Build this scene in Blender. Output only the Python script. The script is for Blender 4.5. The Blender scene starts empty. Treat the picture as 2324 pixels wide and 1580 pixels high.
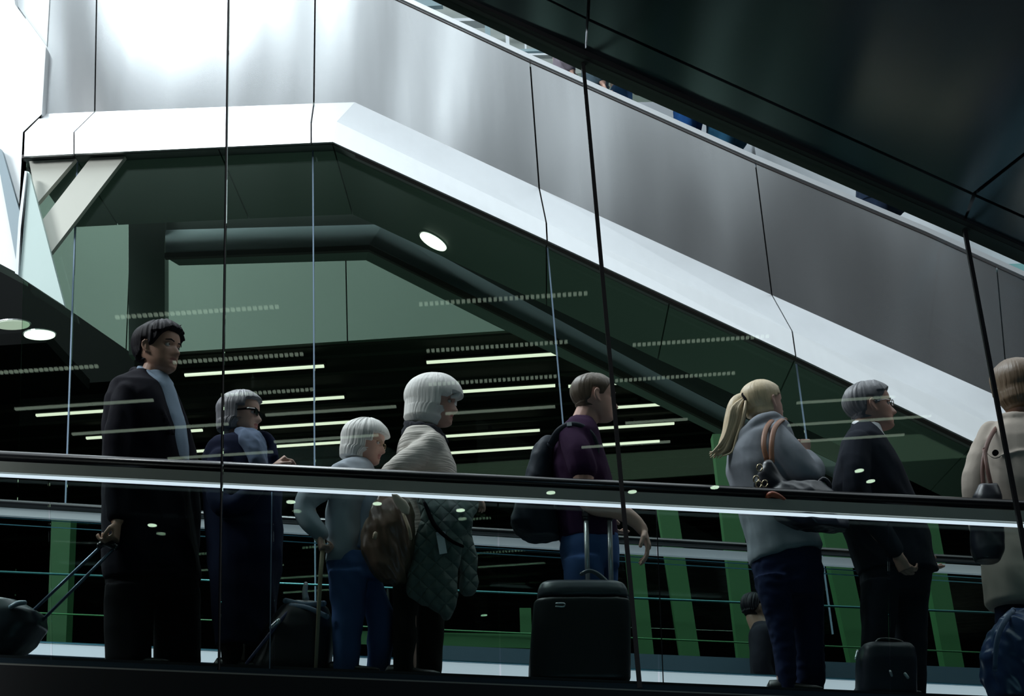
import bpy, bmesh, math, random
from mathutils import Vector, Matrix, noise

# ---------------------------------------------------------------- scene, camera, light
SC = bpy.context.scene
COL = SC.collection
FPX = 3228.0
_n = math.sqrt(542**2 + 8290**2 + FPX**2)
_sp = FPX/_n; _cp = math.sqrt(1-_sp*_sp)
_sr = -(542/_n)/_cp; _cr = math.sqrt(1-_sr*_sr)
CF = Vector((0, _cp, _sp)); _R0 = Vector((1, 0, 0)); _U0 = Vector((0, -_sp, _cp))
CR = _R0*_cr + _U0*_sr
CU = _R0*(-_sr) + _U0*_cr
cam_d = bpy.data.cameras.new('camera'); cam = bpy.data.objects.new('camera', cam_d); COL.objects.link(cam)
cam_d.sensor_width = 36.0; cam_d.lens = FPX/2324*36.0; cam_d.clip_end = 300
M3 = Matrix((CR, CU, -CF)).transposed()
cam.matrix_world = M3.to_4x4()
SC.camera = cam
SC.view_settings.view_transform = 'Standard'
SC.view_settings.look = 'None'
SC.view_settings.exposure = 0.0
SC.view_settings.gamma = 1.0
SC.view_settings.use_curve_mapping = False
SC.cycles.transparent_max_bounces = 28

def build_world():
    w = bpy.data.worlds.new('daylight'); SC.world = w; w.use_nodes = True
    nt = w.node_tree; nt.nodes.clear()
    out = nt.nodes.new('ShaderNodeOutputWorld'); bg = nt.nodes.new('ShaderNodeBackground')
    tc = nt.nodes.new('ShaderNodeTexCoord'); sep = nt.nodes.new('ShaderNodeSeparateXYZ')
    nt.links.new(tc.outputs['Generated'], sep.inputs[0])
    up = nt.nodes.new('ShaderNodeMapRange'); up.inputs['From Min'].default_value = 0.40; up.inputs['From Max'].default_value = 0.66
    up.inputs['To Min'].default_value = 0.0; up.inputs['To Max'].default_value = 1.0; up.interpolation_type = 'SMOOTHSTEP'
    nt.links.new(sep.outputs['Z'], up.inputs['Value'])
    lf = nt.nodes.new('ShaderNodeMapRange'); lf.inputs['From Min'].default_value = 0.45; lf.inputs['From Max'].default_value = -0.60
    lf.inputs['To Min'].default_value = 0.72; lf.inputs['To Max'].default_value = 1.15; lf.interpolation_type = 'SMOOTHSTEP'
    nt.links.new(sep.outputs['X'], lf.inputs['Value'])
    # noise added to the sky light, giving streaks in the steel's reflections
    mp = nt.nodes.new('ShaderNodeMapping'); mp.inputs['Scale'].default_value = (3.2, 0.8, 0.8); mp.inputs['Rotation'].default_value = (0, 0.5, 0)
    nt.links.new(tc.outputs['Generated'], mp.inputs['Vector'])
    nz = nt.nodes.new('ShaderNodeTexNoise'); nz.inputs['Scale'].default_value = 2.6; nz.inputs['Detail'].default_value = 2.0
    nt.links.new(mp.outputs[0], nz.inputs['Vector'])
    nr = nt.nodes.new('ShaderNodeMapRange'); nr.inputs['From Min'].default_value = 0.35; nr.inputs['From Max'].default_value = 0.65
    nr.inputs['To Min'].default_value = 0.35; nr.inputs['To Max'].default_value = 1.9
    nt.links.new(nz.outputs['Fac'], nr.inputs['Value'])
    zn = nt.nodes.new('ShaderNodeMapRange'); zn.inputs['From Min'].default_value = 0.70; zn.inputs['From Max'].default_value = 0.90
    zn.inputs['To Min'].default_value = 1.0; zn.inputs['To Max'].default_value = 1.3; nt.links.new(sep.outputs['Z'], zn.inputs['Value'])
    m0 = nt.nodes.new('ShaderNodeMath'); m0.operation = 'MULTIPLY'; nt.links.new(up.outputs[0], m0.inputs[0]); nt.links.new(zn.outputs[0], m0.inputs[1]); up = m0
    m1 = nt.nodes.new('ShaderNodeMath'); m1.operation = 'MULTIPLY'; nt.links.new(up.outputs[0], m1.inputs[0]); nt.links.new(lf.outputs[0], m1.inputs[1])
    m2 = nt.nodes.new('ShaderNodeMath'); m2.operation = 'MULTIPLY'; nt.links.new(m1.outputs[0], m2.inputs[0]); nt.links.new(nr.outputs[0], m2.inputs[1])
    m3 = nt.nodes.new('ShaderNodeMath'); m3.operation = 'MULTIPLY_ADD'; m3.inputs[1].default_value = WORLD_K; m3.inputs[2].default_value = 0.003
    nt.links.new(m2.outputs[0], m3.inputs[0])
    bg.inputs['Color'].default_value = (0.86, 0.94, 1.0, 1)
    nt.links.new(m3.outputs[0], bg.inputs['Strength']); nt.links.new(bg.outputs[0], out.inputs['Surface'])
WORLD_K = 1.45
build_world()

def area(name, loc, target, sx, sy, power, color=(1, 1, 1)):
    d = bpy.data.lights.new(name, 'AREA'); d.shape = 'RECTANGLE'; d.size = sx; d.size_y = sy; d.energy = power; d.color = color
    o = bpy.data.objects.new(name, d); COL.objects.link(o); o.location = loc
    o.rotation_euler = (Vector(target)-Vector(loc)).to_track_quat('-Z', 'Y').to_euler(); return o
# daylight falling down the light well between the two escalator banks
area('skylight', (-5.5, 7.6, 15.0), (-0.5, 9.0, 4.0), 11.0, 3.0, 1750, (0.88, 0.94, 1.0))
area('people_fill', (-9.8, 3.4, 9.3), (0.5, 6.6, 2.2), 4.0, 1.6, 1000, (0.95, 0.97, 1.0))  # unseen fill light added from the left to brighten the people
area('underside_sheen_fill', (1.5, 1.5, -1.3), (3.5, 4.2, 4.0), 1.2, 4.0, 26, (0.45, 0.75, 1.0))  # unseen uplight added to put a sheen on the dark underside
area('bulkhead_fill', (0.4, 15.0, 5.6), (0.4, 16.6, 8.0), 5.0, 0.6, 5, (0.72, 1.0, 0.80))  # added fill that brightens the bulkhead wall, no visible source
area('soffit_fill', (-1.0, 12.0, 1.6), (-1.0, 12.2, 6.0), 6.0, 1.5, 26, (0.70, 1.0, 0.86))  # unseen upward fill, added to brighten the escalator soffit
area('post_fill', (1.5, 9.0, 3.6), (1.5, 10.2, 0.4), 7.0, 0.4, 5, (0.72, 1.0, 0.75))  # unseen fill added low down for the posts and rail

# ---------------------------------------------------------------- geometry of the view
def ray(px, py):
    return CF*FPX + CR*(px-1162.0) + CU*(790.0-py)
def P(px, py, Y):
    d = ray(px, py); return d*(Y/d.y)
def PZ(px, py, z):
    d = ray(px, py); return d*(z/d.z)
def PS(px, py, A, B):
    """point on the plane that holds points A, B and runs along the Y axis"""
    d = ray(px, py); n = Vector((-(B.z-A.z), 0, B.x-A.x)); return d*(n.dot(A)/n.dot(d))

# ---------------------------------------------------------------- tagging
def tag(o, label=None, cat=None, group=None, kind=None):
    if label: o['label'] = label
    if cat: o['category'] = cat
    if group: o['group'] = group
    if kind: o['kind'] = kind
    return o
def thing(name, label, cat, loc=(0, 0, 0), group=None, kind=None):
    o = bpy.data.objects.new(name, None); COL.objects.link(o); o.location = loc
    o.empty_display_size = 0.1
    return tag(o, label, cat, group, kind)
def link(name, me, mat=None, parent=None, smooth=False):
    o = bpy.data.objects.new(name, me); COL.objects.link(o)
    if mat is not None:
        for m in (mat if isinstance(mat, (list, tuple)) else [mat]): me.materials.append(m)
    if smooth:
        for p in me.polygons: p.use_smooth = True
    if parent is not None:
        o.parent = parent
        o.matrix_parent_inverse = Matrix.Translation(-parent.location)
    return o
def from_bm(name, bm, mat=None, parent=None, smooth=False):
    bmesh.ops.recalc_face_normals(bm, faces=bm.faces)
    me = bpy.data.meshes.new(name); bm.to_mesh(me); bm.free()
    return link(name, me, mat, parent, smooth)

# ---------------------------------------------------------------- materials
MATS = {}
def mat(name, col, rough=0.6, metal=0.0, spec=0.5, bump=None, emit=None, var=None, aniso=0.0, sheen=0.0, coat=0.0):
    """var=(scale, strength[, stretch]); bump=(scale, strength, distance[, stretch])"""
    if name in MATS: return MATS[name]
    m = bpy.data.materials.new(name); m.use_nodes = True; nt = m.node_tree
    b = nt.nodes['Principled BSDF']
    b.inputs['Base Color'].default_value = (*col, 1); b.inputs['Roughness'].default_value = rough
    b.inputs['Metallic'].default_value = metal; b.inputs['Specular IOR Level'].default_value = spec
    if sheen: b.inputs['Sheen Weight'].default_value = sheen
    if coat: b.inputs['Coat Weight'].default_value = coat
    if aniso: b.inputs['Anisotropic'].default_value = aniso
    tc = nt.nodes.new('ShaderNodeTexCoord')
    def nz(scale, stretch, detail=4):
        mp = nt.nodes.new('ShaderNodeMapping'); mp.inputs['Scale'].default_value = stretch
        nt.links.new(tc.outputs['Object'], mp.inputs['Vector'])
        t = nt.nodes.new('ShaderNodeTexNoise'); t.inputs['Scale'].default_value = scale; t.inputs['Detail'].default_value = detail if scale > .7 else 0.6
        nt.links.new(mp.outputs[0], t.inputs['Vector']); return t
    if var:
        t = nz(var[0], var[2] if len(var) > 2 else (1, 1, 1))
        mx = nt.nodes.new('ShaderNodeMix'); mx.data_type = 'RGBA'
        k = var[1]
        mx.inputs['A'].default_value = (*[max(0, c*(1-k)) for c in col], 1)
        mx.inputs['B'].default_value = (*[min(1, c*(1+k)) for c in col], 1)
        nt.links.new(t.outputs['Fac'], mx.inputs['Factor']); nt.links.new(mx.outputs['Result'], b.inputs['Base Color'])
    if bump:
        t = nz(bump[0], bump[3] if len(bump) > 3 else (1, 1, 1))
        bp = nt.nodes.new('ShaderNodeBump'); bp.inputs['Strength'].default_value = bump[1]; bp.inputs['Distance'].default_value = bump[2]
        nt.links.new(t.outputs['Fac'], bp.inputs['Height']); nt.links.new(bp.outputs[0], b.inputs['Normal'])
    if emit:
        b.inputs['Emission Color'].default_value = (*emit[0], 1); b.inputs['Emission Strength'].default_value = emit[1]
    MATS[name] = m; return m
def glass(name, tint, refl=1.0, ior=1.45):
    if name in MATS: return MATS[name]
    m = bpy.data.materials.new(name); m.use_nodes = True; nt = m.node_tree; nt.nodes.clear()
    out = nt.nodes.new('ShaderNodeOutputMaterial'); mix = nt.nodes.new('ShaderNodeMixShader')
    tr = nt.nodes.new('ShaderNodeBsdfTransparent'); tr.inputs[0].default_value = (*tint, 1)
    gl = nt.nodes.new('ShaderNodeBsdfGlossy'); gl.inputs['Roughness'].default_value = 0.0; gl.inputs['Color'].default_value = (0.85, 0.97, 0.90, 1)
    fr = nt.nodes.new('ShaderNodeFresnel'); fr.inputs['IOR'].default_value = ior
    mu = nt.nodes.new('ShaderNodeMath'); mu.operation = 'MULTIPLY'; mu.inputs[1].default_value = refl
    nt.links.new(fr.outputs[0], mu.inputs[0]); nt.links.new(mu.outputs[0], mix.inputs[0])
    nt.links.new(tr.outputs[0], mix.inputs[1]); nt.links.new(gl.outputs[0], mix.inputs[2]); nt.links.new(mix.outputs[0], out.inputs[0])
    MATS[name] = m; return m

M_STEEL = mat('brushed_steel', (0.60, 0.61, 0.63), 0.20, 0.9, bump=(0.66, 1.0, 0.10, (2.2, 1, 0.5)), var=(2.2, 0.05, (8, 8, 0.6)))
M_STEEL_B = mat('steel_band', (0.66, 0.67, 0.69), 0.36, 0.75, bump=(0.6, 0.35, 0.05, (1.5, 1, 0.5)), var=(2.2, 0.04, (8, 8, 0.6)))
M_SEAM = mat('seam_shadow_gap', (0.035, 0.028, 0.028), 0.7)
M_CAP = mat('steel_cap', (0.78, 0.80, 0.83), 0.35, 0.7)
M_SOFFIT = mat('green_grey_reflected_band', (0.17, 0.195, 0.185), 0.45, 0.25, var=(0.8, 0.15))
M_BAND2 = mat('far_steel_band', (0.24, 0.30, 0.34), 0.5, 0.2)
M_WALLG = mat('green_grey_wall', (0.105, 0.14, 0.118), 0.6, var=(0.7, 0.10))
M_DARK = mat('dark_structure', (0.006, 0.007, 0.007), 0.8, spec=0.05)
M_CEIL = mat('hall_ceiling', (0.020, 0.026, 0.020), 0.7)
M_BLACK = mat('black_rubber', (0.012, 0.012, 0.016), 0.28, spec=0.6)
M_BLKMET = mat('black_gasket', (0.006, 0.006, 0.007), 0.5)
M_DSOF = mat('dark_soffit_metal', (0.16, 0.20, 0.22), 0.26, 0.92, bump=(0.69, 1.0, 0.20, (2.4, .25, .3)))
M_DEDGE = mat('dark_edge_trim', (0.045, 0.055, 0.05), 0.4, 0.5)
M_WHITE = mat('white_parapet', (0.80, 0.85, 0.90), 0.4)
M_ALU = mat('handrail_sheen', (0.72, 0.75, 0.80), 0.30, 0.8)
M_ALUD = mat('grey_deck_profile', (0.40, 0.41, 0.37), 0.45, 0.3)
M_GLASSF = glass('screen_glass', (0.97, 0.99, 0.98), 1.0)
M_GLASSB = glass('balustrade_glass', (0.88, 0.94, 0.92), 0.25)
M_GLASSG = glass('green_tinted_glass', (0.84, 0.93, 0.87), 0.8)
M_LINE = mat('glass_joint_line', (0.20, 0.28, 0.38), 0.3, 0.3)
M_LAMP = mat('strip_lamp', (0.9, 0.9, 0.8), 0.5, emit=((1.0, 0.95, 0.80), 1.15))
M_LAMPR = mat('strip_lamp_rear', (0.9, 0.9, 0.8), 0.5, emit=((0.90, 1.0, 0.84), 1.6))
M_SPOT = mat('downlight_lens', (1, 1, 0.9), 0.5, emit=((1.0, 0.99, 0.90), 2.0))
M_GREEN = mat('green_post_paint', (0.022, 0.095, 0.030), 0.5)

# ---------------------------------------------------------------- mesh helpers
def prism_y(name, poly, y0, y1, m, parent=None, smooth=False):
    """polygon of (x,z) points extruded between y0 and y1"""
    bm = bmesh.new()
    a = [bm.verts.new((x, y0, z)) for x, z in poly]; b = [bm.verts.new((x, y1, z)) for x, z in poly]
    bm.faces.new(a); bm.faces.new(b[::-1]); n = len(poly)
    for i in range(n): bm.faces.new((a[i], a[(i+1) % n], b[(i+1) % n], b[i]))
    bmesh.ops.triangulate(bm, faces=[f for f in bm.faces if len(f.verts) > 4])
    return from_bm(name, bm, m, parent, smooth)
def pxpoly(pts, Y): return [(P(x, y, Y).x, P(x, y, Y).z) for x, y in pts]
def plate(name, pts, Y, t, m, parent=None):
    return prism_y(name, pxpoly(pts, Y), Y, Y+t, m, parent)
def bar(name, pts, r, m, parent=None, seg=8, square=False, ry=None, caps=True):
    """tube along 3-D points; r scalar; ry = depth radius"""
    bm = bmesh.new(); sweep(bm, pts, [r]*len(pts) if not isinstance(r, (list, tuple)) else r, seg, square, ry)
    return from_bm(name, bm, m, parent, smooth=not square)
def sweep(bm, pts, rad, seg=10, square=False, ry=None, side=None):
    pts = [Vector(p) for p in pts]; rings = []; n = len(pts)
    prev = None
    for i, p in enumerate(pts):
        t = (pts[min(i+1, n-1)]-pts[max(i-1, 0)]).normalized()
        ref = Vector(side) if side is not None else Vector((0, 1, 0))
        if prev is not None: ref = prev
        elif abs(t.dot(ref)) > 0.95: ref = Vector((1, 0, 0))
        u = (ref - t*ref.dot(t)).normalized(); v = t.cross(u).normalized(); prev = u
        r = rad[i]; ra, rb = (r if isinstance(r, (list, tuple)) else (r, r))
        if ry is not None: ra = ry
        ring = []
        k = 4 if square else seg
        for j in range(k):
            a = 2*math.pi*(j+(0.5 if square else 0))/k
            s = math.sqrt(2) if square else 1
            ring.append(bm.verts.new(p + u*(math.cos(a)*ra*s) + v*(math.sin(a)*rb*s)))
        rings.append(ring)
    for i in range(n-1):
        A, B = rings[i], rings[i+1]; k = len(A)
        for j in range(k): bm.faces.new((A[j], A[(j+1) % k], B[(j+1) % k], B[j]))
    bm.faces.new(rings[0][::-1]); bm.faces.new(rings[-1])
def box(bm, c, s, rot=None):
    r = bmesh.ops.create_cube(bm, size=1.0); vs = r['verts']
    for v in vs:
        q = Vector((v.co.x*s[0], v.co.y*s[1], v.co.z*s[2]))
        if rot is not None: q = rot @ q
        v.co = q + Vector(c)
    return vs
def lerp_poly(pl, x):
    for (x0, y0), (x1, y1) in zip(pl, pl[1:]):
        if x <= x1 or (x1, y1) == pl[-1]:
            return y0 + (y1-y0)*(x-x0)/(x1-x0)
# ================================================================ THE STRUCTURE
YG = 5.8            # front glass screen
YS = 10.6           # steel escalator side, lower band
YS2 = 11.0          # steel escalator side, upper panel
T_ = [(-400, -140), (500, -185), (905, 0), (1205, 140), (1715, 368), (2100, 530), (2324, 632), (2700, 800)]
C1 = [(95, 259), (215, 254), (370, 243), (712, 235), (805, 232), (1216, 424), (1601, 600), (1750, 669), (2012, 780), (2251, 893), (2700, 1100)]
C2 = [(53, 301), (168, 300), (496, 289), (764, 276), (986, 383), (1251, 511), (1551, 642), (1796, 751), (2037, 868), (2255, 965), (2700, 1165)]
B_ = [(52, 355), (168, 349), (496, 333), (755, 322), (1240, 545), (1520, 678), (1805, 808), (2210, 1004), (2700, 1235)]

esc = thing('escalator', 'brushed steel clad escalator descending to the right behind the row of people', 'escalator', P(755, 322, YS))
# joints of the cladding: (x on top edge, x on C1, x on C2, x on B)
J = [(118, 97, 55, 53), (222, 215, 168, 168), (716, 712, 706, 706), (1203, 1224, 1240, 1242), (1714, 1752, 1798, 1806), (2262, 2290, 2330, 2340), (2700, 2700, 2700, 2700)]
def seg_pts(pl, xa, xb):
    out = [(xa, lerp_poly(pl, xa))] + [q for q in pl if xa+2 < q[0] < xb-2] + [(xb, lerp_poly(pl, xb))]
    return out
def strip(name, la, Ya, lb, Yb, m, parent, nsub=1, thick=0.0):
    """surface between two pixel polylines la (plane Ya) and lb (plane Yb), resampled"""
    def res(pl, n):
        L = [0.0]
        for a, b in zip(pl, pl[1:]): L.append(L[-1]+math.hypot(b[0]-a[0], b[1]-a[1]))
        out = []
        for i in range(n+1):
            s = L[-1]*i/n
            for k in range(len(pl)-1):
                if s <= L[k+1]+1e-6:
                    t = (s-L[k])/max(1e-9, L[k+1]-L[k]); out.append((pl[k][0]+(pl[k+1][0]-pl[k][0])*t, pl[k][1]+(pl[k+1][1]-pl[k][1])*t)); break
        return out
    xs = sorted(set([0, 1]))
    bm = bmesh.new()
    # keep polyline corners: split both by normalised parameter of la's and lb's corners
    def params(pl):
        L = [0.0]
        for a, b in zip(pl, pl[1:]): L.append(L[-1]+math.hypot(b[0]-a[0], b[1]-a[1]))
        return [l/L[-1] for l in L], L
    pa, La = params(la); pb, Lb = params(lb)
    if len(la) == len(lb): prs = list(zip(la, lb))
    else:
        def ev(pl, pr, t):
            for k in range(len(pl)-1):
                if t <= pr[k+1]+1e-9:
                    u = (t-pr[k])/max(1e-9, pr[k+1]-pr[k]); return (pl[k][0]+(pl[k+1][0]-pl[k][0])*u, pl[k][1]+(pl[k+1][1]-pl[k][1])*u)
            return pl[-1]
        ts = sorted(set([round(t, 5) for t in pa+pb])); prs = [(ev(la, pa, t), ev(lb, pb, t)) for t in ts]
    f = []; g = []
    for a, b in prs:
        A = P(a[0], a[1], Ya); Bv = P(b[0], b[1], Yb)
        f.append((bm.verts.new(A), bm.verts.new(Bv))); g.append((bm.verts.new(A+Vector((0, .03, 0))), bm.verts.new(Bv+Vector((0, .03, 0)))))
    for i in range(len(f)-1):
        bm.faces.new((f[i][0], f[i][1], f[i+1][1], f[i+1][0])); bm.faces.new((g[i][0], g[i+1][0], g[i+1][1], g[i][1]))
        bm.faces.new((f[i][0], f[i+1][0], g[i+1][0], g[i][0])); bm.faces.new((f[i][1], g[i][1], g[i+1][1], f[i+1][1]))
    bm.faces.new((f[0][0], g[0][0], g[0][1], f[0][1])); bm.faces.new((f[-1][0], f[-1][1], g[-1][1], g[-1][0]))
    return from_bm(name, bm, m, parent)
GAP = 1.6
for i in range(len(J)-1):
    a, b = J[i], J[i+1]
    bend = 1 if i == 2 else 0
    if not bend:
        strip('side_panel', [(a[0]+GAP, lerp_poly(T_, a[0]+GAP)), (b[0]-GAP, lerp_poly(T_, b[0]-GAP))], YS2,
              [(a[1]+GAP, lerp_poly(C1, a[1]+GAP)), (b[1]-GAP, lerp_poly(C1, b[1]-GAP))], YS2, M_STEEL, esc)
        strip('chamfer_band', [(a[1]+GAP, lerp_poly(C1, a[1]+GAP)), (b[1]-GAP, lerp_poly(C1, b[1]-GAP))], YS2,
              [(a[2]+GAP, lerp_poly(C2, a[2]+GAP)), (b[2]-GAP, lerp_poly(C2, b[2]-GAP))], YS, M_STEEL_B, esc)
        strip('lower_band', [(a[2]+GAP, lerp_poly(C2, a[2]+GAP)), (b[2]-GAP, lerp_poly(C2, b[2]-GAP))], YS,
              [(a[3]+GAP, lerp_poly(B_, a[3]+GAP)), (b[3]-GAP, lerp_poly(B_, b[3]-GAP))], YS-.06, M_STEEL_B, esc)
    else:
        # panel with the bend from level landing to slope
        tp = [(718, lerp_poly(T_, 718)), (905, 0), (1201, lerp_poly(T_, 1201))]
        c1 = [(714, 235), (805, 232), (1222, lerp_poly(C1, 1222))]
        c2 = [(708, lerp_poly(C2, 708)), (764, 276), (1238, lerp_poly(C2, 1238))]
        bb = [(708, lerp_poly(B_, 708)), (755, 322), (1240, lerp_poly(B_, 1240))]
        strip('side_panel', tp, YS2, c1, YS2, M_STEEL, esc); strip('chamfer_band', c1, YS2, c2, YS, M_STEEL_B, esc); strip('lower_band', c2, YS, bb, YS-.06, M_STEEL_B, esc)
# dark backing behind the joints
strip('backing', [(122, -150), (500, -172), (905, 12), (1205, 152), (1715, 380), (2324, 644), (2700, 812)], YS2+.08, [(102, 252), (500, 236), (805, 226), (1216, 416), (1750, 661), (2251, 885), (2700, 1092)], YS2+.08, M_SEAM, esc)
strip('backing', [(100, 262), (805, 236), (1216, 428), (1750, 673), (2251, 897), (2700, 1104)], YS2+.09, [(58, 299), (764, 274), (1251, 509), (1796, 749), (2255, 963), (2700, 1162)], YS+.09, M_SEAM, esc)
strip('backing', [(58, 304), (764, 280), (1251, 515), (1796, 755), (2255, 969), (2700, 1170)], YS+.08, [(58, 352), (755, 319), (1240, 542), (1805, 805), (2700, 1231)], YS+.08, M_SEAM, esc)
# cap along the top edge
bar('cap_rail', [P(x, y-5, YS2+.03) for x, y in T_[1:]], 0.022, M_CAP, esc, square=True, ry=0.04)
bar('cap_line', [P(x, y+2, YS2-.004) for x, y in T_[1:]], 0.004, M_SEAM, esc, square=True)
# dark drip edge under the lower band
bar('drip_edge', [P(x, y+4, YS+.02) for x, y in B_], 0.016, M_SEAM, esc, square=True, ry=0.03)
# underside
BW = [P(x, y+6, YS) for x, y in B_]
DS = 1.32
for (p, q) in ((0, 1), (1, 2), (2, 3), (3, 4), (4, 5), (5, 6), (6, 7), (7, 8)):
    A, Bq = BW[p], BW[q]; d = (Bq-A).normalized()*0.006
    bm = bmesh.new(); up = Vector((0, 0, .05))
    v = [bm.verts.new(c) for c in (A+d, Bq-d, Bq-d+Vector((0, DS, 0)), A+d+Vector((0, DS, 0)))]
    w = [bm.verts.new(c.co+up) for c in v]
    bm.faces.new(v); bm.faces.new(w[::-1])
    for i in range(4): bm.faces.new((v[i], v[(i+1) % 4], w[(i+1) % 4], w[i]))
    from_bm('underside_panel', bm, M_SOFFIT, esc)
# downlight in the sloping underside
def disc(name, c, u, v, ru, rv, m, parent, n=24, t=None, hole=0.0):
    bm = bmesh.new(); nrm = u.cross(v).normalized()
    ring = [bm.verts.new(c+u*math.cos(2*math.pi*i/n)*ru+v*math.sin(2*math.pi*i/n)*rv) for i in range(n)]
    top = [bm.verts.new(r.co+nrm*(t or .02)) for r in ring]
    bm.faces.new(ring); bm.faces.new(top[::-1])
    for i in range(n): bm.faces.new((ring[i], ring[(i+1) % n], top[(i+1) % n], top[i]))
    return from_bm(name, bm, m, parent)
def downlight(px, py, plane, ru, rv, label, group=None, matl=None, mirror=False):
    if isinstance(plane, float):
        c = PZ(px, py, plane); u = Vector((1, 0, 0))
        if mirror: c.y = 2*YG-c.y
    else:
        c = PS(px, py, *plane); u = (plane[1]-plane[0]).normalized()
    v = Vector((0, 1, 0)); c = c - Vector((0, 0, .018))
    t = thing('downlight', label, 'downlight', c, group)
    disc('trim_ring', c+Vector((0, 0, .006)), u, v, ru*1.08, rv*1.08, M_CAP if not mirror else M_DARK, t, t=.01)
    disc('lens', c-Vector((0, 0, .004)), u, v, ru, rv, matl or M_SPOT, t, t=.01)
    return t
downlight(982, 545, (BW[3], BW[4]), .135, .14, 'single bright round downlight in the sloping escalator underside')

# steps and far parapet of the steel escalator, standing behind the side panels
def offs(pl, dx, dy): return [(x+dx, y+dy) for x, y in pl]
core = [(q[0], q[1]) for q in pxpoly([(112, 262), (805, 240), (2700, 1100), (2700, 1225), (755, 312), (112, 345)], YS2+.1)]
prism_y('truss', core, YS2+.10, YS2+1.45, M_DARK, esc)
bm = bmesh.new()
A0 = P(905, 232, YS2+.1); A1 = P(2600, 1040, YS2+.1); ns = 44
for i in range(ns):
    t0 = i/ns; c = A0.lerp(A1, t0+.5/ns); L = (A1-A0)/ns
    box(bm, (c.x, YS2+.75, c.z-.02), (abs(L.x)*1.0, 1.1, abs(L.z)*1.0))
from_bm('steps', bm, M_ALUD, esc)
# white far parapet seen in the gap above the near cap
farp = [(700, 20), (1440, 233), (1520, 232), (1700, 296), (2120, 480), (2330, 560), (2700, 740), (2700, 900), (2200, 760), (1440, 380), (1000, 200), (700, 100)]
YF = YS2+1.5
plate('far_parapet', [(1442, 232), (1520, 231), (1700, 300), (2120, 470), (2700, 730), (2700, 960), (2200, 760), (1442, 400)], YF, .05, M_WHITE, esc)

# second escalator behind, seen through the green glass
esc2 = thing('escalator', 'second escalator bend beyond the green glass, its grey edge shaded', 'escalator', P(840, 561, 12.35))
YE = 12.35
G1 = [(375, 522), (869, 509), (1092, 630), (1500, 852), (1760, 985), (2000, 1100)]
G2 = [(375, 578), (839, 560), (1192, 735), (1500, 893), (1760, 1025), (2000, 1145)]
strip('edge_band', G1, YE+.2, [(375, 572), (839, 554), (1180, 724), (1500, 886), (1760, 1020), (2000, 1140)], YE, M_BAND2, esc2)
bar('drip_edge', [P(x, y+4, YE) for x, y in G2], 0.026, M_SEAM, esc2, square=True)
strip('reflected_band', [(375, 582), (839, 566), (1192, 741), (1500, 899), (2000, 1150)], YE+.05, [(405, 600), (830, 588), (1120, 735), (1460, 900), (1960, 1150)], YE+.25, M_SOFFIT, esc2)  # strip standing for the lighter reflected band below the edge
# riser between the two banks
prism_y('side_wall', pxpoly([(300, 340), (869, 330), (2000, 880), (2000, 1100), (1500, 852), (1092, 630), (869, 509), (300, 523)], YE+.22), YE+.22, YE+.3, M_SOFFIT, esc2)
prism_y('end_panel', pxpoly([(292, 420), (374, 420), (374, 800), (292, 806)], YE+.15), YE+.15, YE+.3, M_SOFFIT, esc2)

# hall beyond: bulkhead and low ceiling
ZC = 6.5
yb = PZ(786, 774, ZC).y
zt = P(800, 200, yb).z
xl = P(60, 800, yb).x; xr = P(2500, 800, yb).x
seams = [P(290, 700, yb).x, P(375, 700, yb).x, P(787, 700, yb).x, P(1193, 750, yb).x]
edges = [xl]+seams+[xr]
w1 = thing('wall_bulkhead', 'green grey bulkhead wall above the strip lit hall', 'wall', (0, yb, ZC), kind='structure')
for a, b in zip(edges, edges[1:]):
    prism_y('wall_panel', [(a+.008, ZC), (b-.008, ZC), (b-.008, zt), (a+.008, zt)], yb, yb+.08, M_WALLG, w1)
prism_y('wall_backing', [(xl, ZC+.01), (xr, ZC+.01), (xr, zt), (xl, zt)], yb+.05, yb+.15, M_SEAM, w1)
# ceiling slab made with shallow ribs
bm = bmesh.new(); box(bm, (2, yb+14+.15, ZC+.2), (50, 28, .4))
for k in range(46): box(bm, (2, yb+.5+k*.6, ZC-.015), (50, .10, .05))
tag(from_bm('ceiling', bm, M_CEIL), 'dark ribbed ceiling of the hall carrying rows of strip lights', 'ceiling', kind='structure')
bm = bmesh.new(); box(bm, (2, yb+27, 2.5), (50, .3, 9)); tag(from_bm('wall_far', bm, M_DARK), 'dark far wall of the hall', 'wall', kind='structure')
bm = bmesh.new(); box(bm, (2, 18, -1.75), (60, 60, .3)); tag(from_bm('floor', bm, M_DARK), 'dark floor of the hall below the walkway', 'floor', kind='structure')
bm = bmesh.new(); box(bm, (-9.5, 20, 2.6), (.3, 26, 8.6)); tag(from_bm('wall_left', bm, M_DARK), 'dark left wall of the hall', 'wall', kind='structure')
# dark sloping beam, lower left
plate('trim_1', [(-260, 430), (0, 598), (40, 622), (305, 806), (305, 862), (-260, 900)], 14.3, .5, M_DARK).update_tag()
_c = P(165, 740, 13.6); bm = bmesh.new(); box(bm, (_c.x-2.0, 13.55, 5.37+.06), (4.0, 1.4, .12)); _q = from_bm('trim_2', bm, M_DARK); tag(_q, 'dark ledge holding the two round downlights at far left', 'ledge', kind='structure')
tag(bpy.data.objects['trim_1'], 'dark sloping beam at the far left', 'beam', kind='structure')
downlight(90, 757, 5.35, .145, .12, 'bright round downlight under the dark beam, at far left')
downlight(28, 734, 5.35, .16, .11, 'dimmer round downlight cut by the left edge of the picture', matl=mat('downlight_dim', (1, 1, 1), .5, emit=((.8, 1, .75), .42)))

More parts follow.
